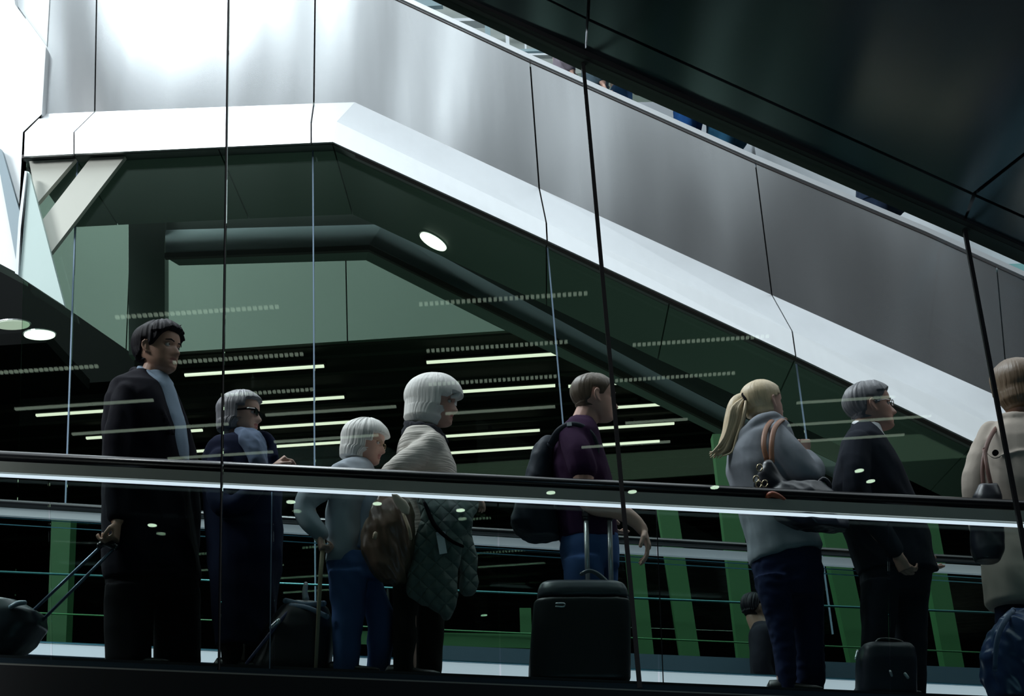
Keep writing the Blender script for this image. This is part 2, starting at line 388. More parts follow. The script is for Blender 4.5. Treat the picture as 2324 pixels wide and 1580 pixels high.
# ---- bright steel pier at far left and the sun patches beside it
pier = thing('steel_pier', 'sunlit white steel pier at the far left edge', 'pier', P(0, 600, 10.5))
plate('pier_panel', [(-300, -160), (20, -160), (34, 10), (104, 106), (95, 259), (52, 300), (50, 356), (46, 420), (36, 618), (-300, 440)], 10.9, .3, mat('white_pier_paint', (.88, .90, .92), .4), pier)
plate('pier_facet', [(36, -160), (117, -160), (112, 0), (106, 104), (36, 8)], 10.985, .04, MATS['white_pier_paint'], pier)
plate('pier_rib', [(-12, 330), (4, 340), (54, 512), (44, 556), (36, 590), (14, 470)], 10.82, .06, M_BAND2, pier)
fin = thing('glass_fin', 'pale tapering fin below the left end of the steel escalator', 'fin', P(40, 620, 10.5))
plate('fin_panel', [(58, 388), (66, 390), (146, 694), (118, 676), (36, 622), (46, 500)], 10.5, .05, mat('pale_fin', (.55, .68, .66), .4), fin)
plate('fin_edge', [(56, 388), (61, 389), (47, 520), (41, 624), (34, 620), (42, 500)], 10.47, .03, M_WHITE, fin)
M_BEIGE = mat('sun_patch_beige', (0.62, 0.62, 0.56), 0.6)  # pale plates shaped as sunlight falling on the back wall
br = thing('sun_patch', 'upper sun patch shaped as a beige diagonal plate at left', 'sun_patch', P(110, 400, 10.9), group=None)
plate('sun_patch_plate', [(66, 366), (172, 360), (84, 462)], 10.62, .05, M_BEIGE, br)
br = thing('sun_patch', 'lower longer sun patch shaped as a beige diagonal plate at left', 'sun_patch', P(180, 460, 10.9))
plate('sun_patch_plate', [(206, 358), (284, 355), (112, 578), (94, 502)], 10.62, .05, M_BEIGE, br)

# ---- green tinted glass hanging under the steel edge
gw = thing('window_1', 'green tinted glass screen hanging under the steel escalator edge', 'glass screen', P(1240, 700, YS+.06), kind='structure')
gj = [((58, 362), (30, 1400)), ((176, 356), (140, 1400)), ((710, 332), (716, 1400)), ((1242, 555), (1318, 1420)), ((1806, 818), (1890, 1440)), ((2340, 1070), (2420, 1460))]
YGL = YS+.10
for a, b in zip(gj, gj[1:]):
    top = [(a[0][0]+2, a[0][1])] + [(x, y+8) for x, y in B_ if a[0][0]+5 < x < b[0][0]-5] + [(b[0][0]-2, b[0][1])]
    plate('glass_pane', top+[(b[1][0]-2, b[1][1]), (a[1][0]+2, a[1][1])], YGL, .012, M_GLASSG, gw)
for a in gj[1:-1]:
    pa, pb = P(*a[0], YGL-.005), P(*a[1], YGL-.005)
    bar('glass_joint', [pa, pb], .006, M_LINE, gw, square=True)

# ---- dark escalator underside overhead at right, from the glass screen towards the viewer
dk = thing('escalator', 'dark underside of the nearest escalator filling the upper right corner', 'escalator', P(1320, 135, YG))
E_ = [(900, -62), (1010, -10), (1320, 135), (1700, 302), (2185, 512), (2324, 574), (2700, 742)]
EA, EB = P(1010, -10, YG), P(2324, 574, YG)
def dkpt(px, py): return PS(px, py, EA, EB)
bar('edge_lip', [P(x, y-2, YG+.02) for x, y in E_], .030, M_DEDGE, dk, square=True, ry=.05)
bar('edge_gap', [P(x, y-16, YG-.05) for x, y in E_], .016, M_BLKMET, dk, square=True)
# underside cladding split at its seams
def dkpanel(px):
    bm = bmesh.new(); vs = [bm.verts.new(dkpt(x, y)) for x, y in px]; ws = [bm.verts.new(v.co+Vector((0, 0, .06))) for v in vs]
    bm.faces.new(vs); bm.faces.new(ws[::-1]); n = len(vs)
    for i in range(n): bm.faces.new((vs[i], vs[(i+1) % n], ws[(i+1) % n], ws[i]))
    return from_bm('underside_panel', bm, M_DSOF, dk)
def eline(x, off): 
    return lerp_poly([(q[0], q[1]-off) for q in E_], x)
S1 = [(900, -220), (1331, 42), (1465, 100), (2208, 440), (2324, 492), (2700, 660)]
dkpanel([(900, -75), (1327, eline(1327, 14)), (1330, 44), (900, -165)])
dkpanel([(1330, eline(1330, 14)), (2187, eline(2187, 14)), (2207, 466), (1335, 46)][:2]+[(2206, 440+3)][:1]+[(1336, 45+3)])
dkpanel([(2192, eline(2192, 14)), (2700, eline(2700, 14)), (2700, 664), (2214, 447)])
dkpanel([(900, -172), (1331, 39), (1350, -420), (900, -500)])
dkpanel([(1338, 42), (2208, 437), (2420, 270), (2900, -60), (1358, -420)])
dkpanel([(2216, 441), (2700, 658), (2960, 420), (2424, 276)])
bm = bmesh.new(); vs = [bm.verts.new(dkpt(*q)+Vector((0, -.0, .10))) for q in ((880, -90), (2720, 740), (3000, 380), (2950, -120), (1350, -480), (880, -520))]
ws = [bm.verts.new(v.co+Vector((0, 0, .9))) for v in vs]; bm.faces.new(vs); bm.faces.new(ws[::-1])
for i in range(6): bm.faces.new((vs[i], vs[(i+1) % 6], ws[(i+1) % 6], ws[i]))
from_bm('truss', bm, M_BLKMET, dk)

# ---- front glass screen
fg = thing('window_2', 'tall clear glass screen in front of the moving walkway', 'glass screen', P(1400, 1560, YG), kind='structure')
fj = [((-250, -590), (-270, 1498)), ((522, -236), (497, 1521)), ((1322, 128), (1452, 1562)), ((2187, 510), (2392, 1600)), ((2650, 720), (2900, 1620))]
for a, b in zip(fj, fj[1:]):
    plate('glass_pane', [(a[0][0]+2, a[0][1]-4)]+[(x, y-4) for x, y in E_ if a[0][0]+5 < x < b[0][0]-5]+[(b[0][0]-2, b[0][1]-4), (b[1][0]-2, b[1][1]), (a[1][0]+2, a[1][1])], YG, .012, M_GLASSF, fg)
for k, a in enumerate(fj[1:4]):
    r = .0045 if k == 0 else .0085
    bar('glass_joint', [P(*a[0], YG+.006), P(a[1][0], a[1][1], YG+.006)], [r, r*1.1], M_BLKMET, fg, square=True)

# ================================================================ MOVING WALKWAY
YN, YP, YR = 6.10, 6.45, 6.98
ww = thing('moving_walkway', 'gently sloping moving walkway with glass balustrades carrying the people', 'walkway', P(1162, 1560, YP))
def ln(x, y0, s): return y0+s*x
XS = (-160, 1162, 2500)
def wl(y0, s, Y): return [P(x, ln(x, y0, s), Y) for x in XS]
SN = .0473
bar('handrail', wl(1037, .0485, YN), .026, M_BLACK, ww, seg=12, ry=.042)
bar('handrail_highlight', wl(1026.5, .0485, YN+.0), .0035, M_ALU, ww, seg=6, ry=.02)  # thin bright bar standing for the sheen along the rail top
bar('deck_profile', wl(1061.5, .0487, YN-.03), .025, M_ALUD, ww, square=True, ry=.018)
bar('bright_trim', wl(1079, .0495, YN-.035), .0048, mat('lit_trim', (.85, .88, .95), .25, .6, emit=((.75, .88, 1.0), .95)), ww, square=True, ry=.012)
# near balustrade glass panes
for xa, xb in ((-160, 108), (112, 615), (619, 1128), (1132, 1488), (1492, 2014), (2018, 2500)):
    plate('balustrade_pane', [(xa, 1086+.0495*xa), (xb, 1086+.0495*xb), (xb+6, 1516+.0417*xb), (xa+6, 1516+.0417*xa)], YN, .010, M_GLASSB, ww)
bar('pane_joint', [P(617, 1117, YN-.004), P(612, 1530, YN-.004)], .0022, M_LINE, ww, square=True)
bar('pane_joint', [P(1489, 1150, YN-.004), P(1506, 1566, YN-.004)], .0022, M_BLKMET, ww, square=True)
# near base
M_BASE = mat('dark_base_cladding', (.022, .024, .026), .5, .3)
bar('base_trim', wl(1507, .0417, YN-.05), .0035, M_ALUD, ww, square=True)
bar('base_trim', wl(1497, .0417, YN-.02), .003, M_ALUD, ww, square=True)
plate('skirt_panel', [(-160, 1492-6), (2500, 1492+104), (2500, 1514+104), (-160, 1514-6)], YN-.04, .06, mat('blue_skirt', (.05, .08, .11), .3, .6), ww)
plate('base_cladding', [(-160, 1508-6), (2500, 1508+104), (2500, 2000), (-160, 1900)], YN-.06, .10, M_BASE, ww)
# deck the people stand on
fa, fb = P(-400, 1512-17, YP), P(2700, 1512+113, YP)
FLA, FLB = fa, fb
def floor_z(x): return FLA.z+(FLB.z-FLA.z)*(x-FLA.x)/(FLB.x-FLA.x)
bm = bmesh.new()
v = [bm.verts.new(c) for c in (Vector((fa.x, YN, fa.z)), Vector((fb.x, YN, fb.z)), Vector((fb.x, YR+.05, fb.z)), Vector((fa.x, YR+.05, fa.z)))]
w = [bm.verts.new(c.co-Vector((0, 0, .35))) for c in v]
bm.faces.new(v); bm.faces.new(w[::-1])
for i in range(4): bm.faces.new((v[i], v[(i+1) % 4], w[(i+1) % 4], w[i]))
from_bm('tread_belt', bm, mat('belt', (.05, .06, .07), .4, .5), ww)
# far side: handrail, profile, glass, bright skirting
bar('handrail', wl(1143, .0585, YR), .018, M_BLACK, ww, seg=12, ry=.04)
bar('handrail_highlight', wl(1135.5, .0585, YR), .003, M_ALU, ww, seg=6, ry=.02)  # far rail's top sheen, likewise built as a bright bar
bar('deck_profile', wl(1162, .060, YR), .020, mat('far_profile_glow', (.72, .75, .80), .5, .1, emit=((.75, .85, 1.0), .16)), ww, square=True, ry=.018)  # faint glow added in place of light the profile reflects
bar('lower_trim', wl(1175, .062, YR), .0022, mat('cyan_trim', (.15, .45, .60), .3, .5), ww, square=True)
bar('lower_trim', wl(1190, .060, YR), .0022, MATS['cyan_trim'], ww, square=True)
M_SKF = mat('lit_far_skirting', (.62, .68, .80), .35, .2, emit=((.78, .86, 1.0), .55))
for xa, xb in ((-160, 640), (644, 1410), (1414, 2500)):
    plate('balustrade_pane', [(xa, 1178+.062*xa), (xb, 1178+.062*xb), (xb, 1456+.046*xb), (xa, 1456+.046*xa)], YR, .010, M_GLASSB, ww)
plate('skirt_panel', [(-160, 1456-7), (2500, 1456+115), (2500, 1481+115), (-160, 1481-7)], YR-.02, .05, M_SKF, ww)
bar('skirt_line', wl(1453, .046, YR-.02), .0035, MATS['cyan_trim'], ww, square=True)
plate('base_cladding', [(-160, 1482-7), (2500, 1482+115), (2500, 1640+115), (-160, 1640-7)], YR-.01, .06, MATS['blue_skirt'], ww)

# ---- green posts and railing beyond the walkway
YPO = 8.8
posts = [((1512, 1130), (1590, 1640), 44, 'green post right of the purple shirted man hand'), ((1640, 985), (1716, 1640), 46, 'green post behind the ponytail woman'),
         ((1880, 1150), (1985, 1640), 50, 'green post left of the suited man legs'), ((2100, 1150), (2190, 1640), 44, 'green post right of the suited man'),
         ((1438, 1230), (1480, 1640), 40, 'green post just right of the large suitcase'), ((140, 1150), (120, 1640), 44, 'green post at far left behind the trolley handle'),
         ((912, 1150), (925, 1640), 26, 'narrow green post between the two white haired women'), ((1192, 1380), (1200, 1640), 26, 'short green post left of the large suitcase')]
for a, b, wd, lab in posts:
    h = wd/2
    t = thing('green_post', lab, 'post', P(b[0], b[1], YPO), group='green posts beyond the walkway')
    plate('post_shaft', [(a[0]-h, a[1]), (a[0]+h, a[1]), (b[0]+h, b[1]), (b[0]-h, b[1])], YPO, .12, M_GREEN, t)
    plate('post_base', [(b[0]-h-6, b[1]-30), (b[0]+h+6, b[1]-30), (b[0]+h+6, b[1]+30), (b[0]-h-6, b[1]+30)], YPO-.02, .16, M_DARK, t)
rl = thing('guard_rail', 'low cyan edged guard rail running in front of the green posts', 'railing', P(1162, 1500, YPO-.15))
M_CY = mat('cyan_rail', (.05, .19, .21), .3, .5)
bar('top_rail', [P(x, 1298+.0415*x, YPO-.12) for x in XS], .007, M_CY, rl)
bar('bottom_rail', [P(x, 1388+.042*x, YPO-.12) for x in XS], .005, mat('green_rail', (.03, .15, .05), .4), rl)
plate('low_panel', [(800, 1432), (1215, 1440), (1215, 1472), (800, 1462)], YPO-.1, .03, M_GREEN, rl)
plate('low_panel', [(1000, 1465), (2500, 1528), (2500, 1640), (1000, 1560)], YPO-.2, .03, mat('blue_low_panel', (.05, .085, .12), .4), rl)
for x in (300, 880, 1320, 1800, 2260):
    bar('rail_post', [P(x, 1298+.0415*x, YPO-.12), P(x+8, 1600, YPO-.12)], .008, M_DARK, rl)

# ================================================================ STRIP LIGHTS
def strip_light(x0, y0, x1, y1, label, rear=False, wpx=4.0, dots=False):
    a, b = PZ(x0, y0, ZC-.135), PZ(x1, y1, ZC-.135)
    Yv = (a.y+b.y)/2; a.y = b.y = Yv if abs(a.y-b.y) < 0 else a.y if False else Yv
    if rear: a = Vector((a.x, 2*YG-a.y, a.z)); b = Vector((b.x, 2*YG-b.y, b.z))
    c = (a+b)/2; Lx = abs(b.x-a.x)
    t = thing('strip_light', label, 'strip light', c, group='strip lights reflected in the front glass' if rear else 'strip lights on the hall ceiling')
    w = .05
    bm = bmesh.new(); box(bm, (c.x, c.y, c.z+.035), (Lx+.06, w+.05, .03)); box(bm, (c.x, c.y, c.z+.08), (.05, .03, .08)) if not rear else box(bm, (c.x, c.y, c.z+.10), (.05, .03, .14)); from_bm('housing', bm, M_DARK, t)
    bm = bmesh.new()
    if dots:
        n = int(Lx/.06)
        for i in range(n): box(bm, (c.x-Lx/2+(i+.5)*Lx/n, c.y, c.z), (Lx/n*.62, w, .03))
    else: box(bm, (c.x, c.y, c.z), (Lx, w, .026))
    from_bm('lamp', bm, M_LAMPR if rear else M_LAMP, t)
    return t
direct = [
 (-60, 875, 275, 858, 'strip light ending behind the tall man shoulder, first row'), (418, 850, 736, 833, 'strip light right of the tall man face, first row'), (968, 822, 1285, 803, 'strip light just above the bobbed woman, first row'),
 (80, 941, 330, 929, 'strip light left of the tall man chest, second row'), (535, 915, 782, 904, 'strip light above the sunglasses woman, second row'), (1010, 889, 1260, 878, 'strip light from the bob hair to the glass joint, second row'), (1290, 876, 1478, 866, 'strip light crossing the purple shirted man head, second row'),
 (195, 994, 300, 989, 'short strip light left of the tall man sleeve, third row'), (400, 980, 460, 977, 'very short strip light between the tall man and sunglasses woman, third row'), (590, 970, 812, 958, 'strip light right of the sunglasses, third row'), (1330, 928, 1575, 915, 'strip light right of the purple shirted man face, third row'),
 (440, 1025, 480, 1022, 'very short strip light left of the navy collar, fourth row'), (612, 1014, 800, 1003, 'strip light between navy collar and short woman hair, fourth row'), (1000, 990, 1225, 978, 'strip light right of the dark scarf, fourth row'), (1340, 973, 1530, 962, 'strip light beside the purple shirted man neck, fourth row'),
 (1020, 1026, 1220, 1018, 'strip light left of the backpack, fifth row'), (1355, 1011, 1497, 1001, 'strip light right of the purple sleeve, fifth row')]
for q in direct: strip_light(*q)
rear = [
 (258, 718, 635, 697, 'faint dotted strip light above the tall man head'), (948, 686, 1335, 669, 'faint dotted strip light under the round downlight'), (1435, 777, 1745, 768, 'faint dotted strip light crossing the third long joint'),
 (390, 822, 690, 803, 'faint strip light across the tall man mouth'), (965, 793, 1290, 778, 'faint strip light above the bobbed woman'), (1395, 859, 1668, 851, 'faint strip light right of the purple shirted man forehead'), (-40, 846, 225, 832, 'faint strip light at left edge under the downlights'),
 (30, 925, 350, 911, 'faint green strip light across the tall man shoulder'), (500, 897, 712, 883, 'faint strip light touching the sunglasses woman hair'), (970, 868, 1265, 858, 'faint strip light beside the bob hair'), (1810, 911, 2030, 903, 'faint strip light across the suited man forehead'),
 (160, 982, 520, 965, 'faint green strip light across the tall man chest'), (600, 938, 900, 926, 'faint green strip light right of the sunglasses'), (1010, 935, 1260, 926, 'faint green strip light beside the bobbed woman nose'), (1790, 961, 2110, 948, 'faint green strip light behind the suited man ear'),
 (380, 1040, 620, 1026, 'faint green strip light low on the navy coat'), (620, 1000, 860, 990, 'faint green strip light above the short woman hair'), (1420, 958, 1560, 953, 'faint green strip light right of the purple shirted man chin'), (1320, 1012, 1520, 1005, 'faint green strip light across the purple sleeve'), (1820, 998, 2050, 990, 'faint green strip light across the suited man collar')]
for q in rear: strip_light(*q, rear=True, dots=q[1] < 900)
for (x, y, lab) in ((1250, 1116, 'small round downlight glinting on the walkway rail above the backpack'), (1435, 1114, 'small round downlight glinting on the walkway rail right of the long joint'),
                    (1622, 1104, 'small round downlight glinting on the walkway rail left of the grey hoodie'), (660, 1137, 'small round downlight glinting left of the grey sleeve'), (856, 1141, 'small round downlight glinting above the brown handbag'),
                    (345, 1190, 'small round downlight glinting on the tall man coat'), (1045, 1156, 'small round downlight glinting on the draped quilted coat'), (1950, 1066, 'upper round downlight glinting on the suited man back'), (1976, 1090, 'lower round downlight glinting on the suited man back')):
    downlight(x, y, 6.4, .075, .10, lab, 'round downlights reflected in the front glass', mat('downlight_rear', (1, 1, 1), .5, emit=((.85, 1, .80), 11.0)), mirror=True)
bm = bmesh.new(); box(bm, (2, -6.6, 6.75), (44, 18.8, .4)); tag(from_bm('ceiling_rear_unseen', bm, M_DARK), 'unseen dark ceiling on the near side of the glass screen', 'ceiling', kind='structure')  # carries the reflected lamps; extended forward to keep sky light off the people

# ================================================================ UPPER LEVEL SEEN IN THE GAP
ul = thing('upper_gallery', 'pale upper gallery with rails seen through the gap above the steel escalator', 'gallery', P(1150, 120, 18))
plate('gallery_wall', [(700, -200), (1600, -200), (2700, 300), (2700, 900), (1300, 500), (700, 200)], 19, .2, mat('gallery_grey', (.38, .42, .40), .6), ul)
plate('gallery_edge', [(900, 44), (1300, 36), (1300, 42), (900, 51)], 18.5, .2, M_WHITE, ul)
plate('gallery_louvre', [(930, 0), (1000, -3), (1005, 12), (930, 16)], 18.4, .1, mat('louvre_blue', (.30, .42, .46), .5), ul)
plate('gallery_post', [(1146, 60), (1154, 60), (1158, 130), (1150, 130)], 18.2, .15, M_WHITE, ul)
plate('gallery_post', [(1190, 80), (1194, 80), (1196, 140), (1192, 140)], 18.2, .15, M_WHITE, ul)
plate('gallery_post', [(1100, 50), (1112, 50), (1114, 110), (1102, 110)], 18.3, .1, MATS['louvre_blue'], ul)
plate('gallery_rail', [(1140, 112), (1300, 108), (1300, 114), (1140, 118)], 18.0, .1, MATS['louvre_blue'], ul)
plate('gallery_rail', [(1140, 122), (1300, 120), (1300, 124), (1140, 126)], 18.0, .1, M_WHITE, ul)
plate('gallery_ledge', [(1420, 190), (1560, 216), (1560, 236), (1420, 236)], 17.5, .2, mat('gallery_beige', (.34, .34, .28), .6), ul)
bar('gallery_rail', [P(1713, 300, 12.6), P(1722, 362, 12.6)], .012, M_DARK, ul)
bar('gallery_rail', [P(1704, 300, 12.4), P(1712, 362, 12.4)], .02, M_WHITE, ul)
plate('gallery_panel', [(2180, 602), (2400, 596), (2400, 720), (2180, 640)], 12.3, .03, mat('teal_panel', (.25, .55, .55), .4), ul)
# ================================================================ FIGURE BUILDER
def interp(x, xs, ys):
    if x <= xs[0]: return ys[0]
    for i in range(len(xs)-1):
        if x <= xs[i+1]:
            t = (x-xs[i])/(xs[i+1]-xs[i]); return ys[i]+(ys[i+1]-ys[i])*t
    return ys[-1]
def sm(x, xs, ys):
    if x <= xs[0]: return ys[0]
    n = len(xs)
    for i in range(n-1):
        if x <= xs[i+1]:
            h = xs[i+1]-xs[i]; t = (x-xs[i])/h
            m0 = 0 if i == 0 else (ys[i+1]-ys[i-1])/(xs[i+1]-xs[i-1])*h
            m1 = (ys[i+1]-ys[i])*1.2 if i+2 >= n else (ys[i+2]-ys[i])/(xs[i+2]-xs[i])*h
            if i == 0: m0 = (ys[1]-ys[0])
            return (2*t**3-3*t*t+1)*ys[i]+(t**3-2*t*t+t)*m0+(-2*t**3+3*t*t)*ys[i+1]+(t**3-t*t)*m1
    return ys[-1]
def gs(x, s): return math.exp(-(x/s)**2)
HZ = [-.01, .0, .05, .1, .2, .3, .4, .5, .56, .65, .75, .85, .93, .975, 1.0]
HF = [.20, .30, .365, .38, .385, .385, .39, .385, .405, .415, .395, .325, .215, .12, .0]
BZ = [-.01, .0, .05, .1, .15, .2, .27, .33, .4, .5, .6, .7, .8, .88, .94, .98, 1.0]
BB = [.14, .12, .08, .02, -.06, -.13, -.24, -.33, -.40, -.455, -.47, -.46, -.41, -.33, -.22, -.11, .0]
WZ = [-.01, .0, .05, .1, .2, .3, .4, .5, .6, .7, .8, .88, .94, .98, 1.0]
WW = [.05, .10, .165, .21, .27, .30, .32, .33, .335, .33, .295, .235, .165, .09, .0]
def head_pt(th, z, off=0.0, hairbase=False, xfl=.15, hb=-.36, hw=.30):
    f = max(0, sm(z, HZ, HF)); b = min(0 if z > .5 else 1, sm(z, BZ, BB)); w = max(0, sm(z, WZ, WW))
    if hairbase and z < .33:
        f = min(f, xfl+.15*max(0, (z-.2)/.13)) if z > .2 else xfl
        if hb > -.4: b = hb; w = max(w, hw)
    if hairbase and hb < -.4 and z < .62: b = min(b, hb); w = max(w, hw)
    x0 = (f+b)/2*.55; c, s = math.cos(th), math.sin(th)
    x = x0 + (f-x0 if c > 0 else x0-b)*math.copysign(abs(c)**.86, c)
    y = w*math.copysign(abs(s)**.92, s)
    if c > 0 and not hairbase:
        nose = interp(z, [.265, .285, .32, .355, .42, .48, .53, .58], [0, .07, .125, .118, .075, .035, .012, 0])
        nw = interp(z, [.28, .33, .4, .5], [.080, .072, .048, .04])
        x += nose*gs(y, nw)
        x += .028*gs(z-.07, .045)*gs(y, .11) + .034*gs(z-.168, .020)*gs(y, .10) + .036*gs(z-.236, .018)*gs(y, .10) - .014*gs(z-.203, .012)*gs(y, .11)
        x -= .045*gs(z-.505, .045)*gs(abs(y)-.15, .065)
        x += .022*gs(z-.565, .03)*gs(abs(y)-.15, .10)
        x += .012*gs(z-.38, .07)*gs(abs(y)-.20, .06)
    if off:
        n = Vector((c*.9, s, 0 if z < .7 else (z-.7)*2.4)).normalized(); x += n.x*off; y += n.y*off; z += n.z*off
    return x, y, z
class Head:
    def __init__(s, ex, ey, hpx, Y, yaw=0.0, pitch=0.0, roll=0.0):
        s.o = P(ex, ey, Y); s.H = (P(ex, ey-hpx/2, Y)-P(ex, ey+hpx/2, Y)).z
        s.R = Matrix.Rotation(-math.radians(yaw), 3, 'Z') @ Matrix.Rotation(math.radians(pitch), 3, 'Y') @ Matrix.Rotation(math.radians(roll), 3, 'X')
        s.yaw = yaw
    def w(s, x, y, z): return s.o + s.R @ (Vector((x, y, z-.45))*s.H)
    def inv(s, p): 
        q = (s.R.transposed() @ (p-s.o))/s.H; return q.x, q.y, q.z+.45
    def add_skull(s, bm, nz=60, nt=64):
        rows = []
        for i in range(nz+1):
            z = -.01+1.01*(1-(1-i/nz)**1.0) if i < nz*.9 else -.01+1.01*(.9+.1*math.sin((i/nz-.9)/.1*math.pi/2))
            rows.append([bm.verts.new(s.w(*head_pt(2*math.pi*j/nt, min(z, .9995)))) for j in range(nt)])
        for a, b in zip(rows, rows[1:]):
            for j in range(nt): bm.faces.new((a[j], a[(j+1) % nt], b[(j+1) % nt], b[j]))
        bm.faces.new(rows[0][::-1]); bm.faces.new(rows[-1])
        for sd in (-1, 1):      # ears
            pts = [(.05, .31, .34), (.015, .34, .35), (-.035, .365, .40), (-.065, .385, .47), (-.055, .39, .53), (-.015, .385, .565), (.02, .35, .555), (.04, .325, .52)]
            sweep(bm, [s.w(x, y*sd, z) for x, y, z in pts], [.020*s.H, .026*s.H, .024*s.H, .022*s.H, .022*s.H, .022*s.H, .02*s.H, .016*s.H], 8)
            sweep(bm, [s.w(.0, .31*sd, .36), s.w(-.01, .335*sd, .42), s.w(-.015, .335*sd, .52)], [.04*s.H, .042*s.H, .035*s.H], 8)
    def hair(s, parent, m, fn, zlow=.3, nz=56, nt=200, strand=.012, xfl=.15, hb=-.36, hw=.30, name='hair', seed=0, fs=9.0):
        bm = bmesh.new(); rows = []
        for i in range(nz+1):
            t = i/nz; z = zlow+(.9995-zlow)*math.sin(t*math.pi/2)**.9
            row = []
            for j in range(nt):
                th = 2*math.pi*j/nt
                x, y, zz = head_pt(th, z, 0, True, xfl, hb, hw)
                off = fn(x, y, z)
                n = noise.noise(Vector((math.cos(th)*fs, math.sin(th)*fs, z*1.6+seed)))+.5*noise.noise(Vector((math.cos(th)*fs*2.3, math.sin(th)*fs*2.3, z*2.5+seed)))
                x, y, zz = head_pt(th, z, off+(n*strand if off > .01 else 0), True, xfl, hb, hw)
                row.append(bm.verts.new(s.w(x, y, zz)))
            rows.append(row)
        for a, b in zip(rows, rows[1:]):
            for j in range(nt): bm.faces.new((a[j], a[(j+1) % nt], b[(j+1) % nt], b[j]))
        bm.faces.new(rows[0][::-1]); bm.faces.new(rows[-1])
        return from_bm(name, bm, m, parent, True)
    def eyes(s, parent, iris=(.05, .03, .02), brow=None, closed=False):
        for sd in (-1, 1):
            bm = bmesh.new(); bmesh.ops.create_uvsphere(bm, u_segments=14, v_segments=10, radius=.052*s.H)
            for v in bm.verts: v.co = v.co + s.w(.315, .145*sd, .50)
            e = from_bm('eye', bm, mat('eye_white', (.55, .52, .50), .3), parent, True)
            bm = bmesh.new(); bmesh.ops.create_uvsphere(bm, u_segments=12, v_segments=8, radius=.026*s.H)
            for v in bm.verts: v.co = v.co + s.w(.347, .145*sd, .50)
            from_bm('iris', bm, mat('iris_dark', iris, .2), e, True)
            bar('eyelid', [s.w(.33, (.145-.06)*sd, .512), s.w(.362, .145*sd, .528), s.w(.32, (.145+.07)*sd, .508)], .011*s.H, mat('skin_lid', (.42, .25, .20), .6), parent, 6)
            if brow: bar('eyebrow', [s.w(.405, .06*sd, .568), s.w(.40, .15*sd, .588), s.w(.345, .245*sd, .565)], [.012*s.H, .014*s.H, .007*s.H], brow, parent, 6)

def fuse(bm, voxel, smooth=2):
    bmesh.ops.recalc_face_normals(bm, faces=bm.faces)
    me = bpy.data.meshes.new('tmp'); bm.to_mesh(me); bm.free()
    o = bpy.data.objects.new('tmp', me); COL.objects.link(o)
    r = o.modifiers.new('r', 'REMESH'); r.mode = 'VOXEL'; r.voxel_size = voxel; r.adaptivity = 0.0
    if smooth:
        q = o.modifiers.new('s', 'SMOOTH'); q.factor = .5; q.iterations = smooth
    dg = bpy.context.evaluated_depsgraph_get(); dg.update()
    out = bpy.data.meshes.new_from_object(o.evaluated_get(dg))
    bpy.data.objects.remove(o); bpy.data.meshes.remove(me)
    return out
def folds(me, amp, scale=7.0, seed=0.0, stretch=(1, 1, .55)):
    me.update()
    ns = [v.normal.copy() for v in me.vertices]
    for v, n in zip(me.vertices, ns):
        c = v.co; q = Vector((c.x*scale*stretch[0]+seed+c.z*scale*.45, c.y*scale*stretch[1], c.z*scale*stretch[2]))
        a = noise.noise(q); b = noise.noise(q*2.3+Vector((5, 1, 2)))
        v.co = c + n*(amp*((1-abs(a)*3.0)*.7+b*.7))
    me.update()
def cloth(name, bm, m, parent, voxel=.009, smooth=3, fold=.006, scale=7.0, seed=0.0, stretch=(1, 1, .55)):
    me = fuse(bm, voxel, smooth)
    if fold: folds(me, fold, scale, seed, stretch)
    me.name = name
    return link(name, me, m, parent, True)
def rowsloft(bm, rows, Y, n=28, pw=.82):
    """rows: (xl, xr, y, halfdepth[, dy[, slant px]])"""
    # densify
    pts = []
    for r in rows:
        r = list(r)+[0, 0][len(r)-4:] if len(r) < 6 else list(r)
        pts.append(r)
    rings = []
    for k in range(len(pts)-1):
        for t in (0, .5):
            rings.append([pts[k][i]+(pts[k+1][i]-pts[k][i])*t for i in range(6)])
    rings.append(pts[-1]); vr = []
    for xl, xr, y, hd, dy, sl in rings:
        A = P(xl, y, Y+dy); B = P(xr, y+sl, Y+dy); C = (A+B)/2; h = (B-A)/2; ring = []
        for j in range(n):
            a = 2*math.pi*j/n; c, s_ = math.cos(a), math.sin(a)
            ring.append(bm.verts.new(C+h*math.copysign(abs(c)**pw, c)+Vector((0, hd*math.copysign(abs(s_)**pw, s_), 0))))
        vr.append(ring)
    for a, b in zip(vr, vr[1:]):
        for j in range(n): bm.faces.new((a[j], a[(j+1) % n], b[(j+1) % n], b[j]))
    bm.faces.new(vr[0][::-1]); bm.faces.new(vr[-1])
def catmull(pts, sub=4):
    out = []; n = len(pts)
    for i in range(n-1):
        p0, p1, p2, p3 = pts[max(0, i-1)], pts[i], pts[i+1], pts[min(n-1, i+2)]
        for k in range(sub):
            t = k/sub
            out.append([.5*((2*b)+(-a+c)*t+(2*a-5*b+4*c-d)*t*t+(-a+3*b-3*c+d)*t*t*t) for a, b, c, d in zip(p0, p1, p2, p3)])
    out.append(list(pts[-1])); return out
def limb(bm, pts, Y, grow=0.0, seg=14, flat=1.0, sub=4):
    """pts: (x, y, dy, radius m)"""
    q = catmull([list(p) for p in pts], sub)
    w = [P(a[0], a[1], Y+a[2]) for a in q]; r = [max(.003, a[3]+grow) for a in q]
    for p, rr in ((w[0], r[0]), (w[-1], r[-1])):
        g = bmesh.ops.create_uvsphere(bm, u_segments=12, v_segments=8, radius=rr)
        for v in g['verts']: v.co = Vector((v.co.x, v.co.y*flat, v.co.z))+p
    sweep(bm, w, [(x*flat, x) for x in r], seg)
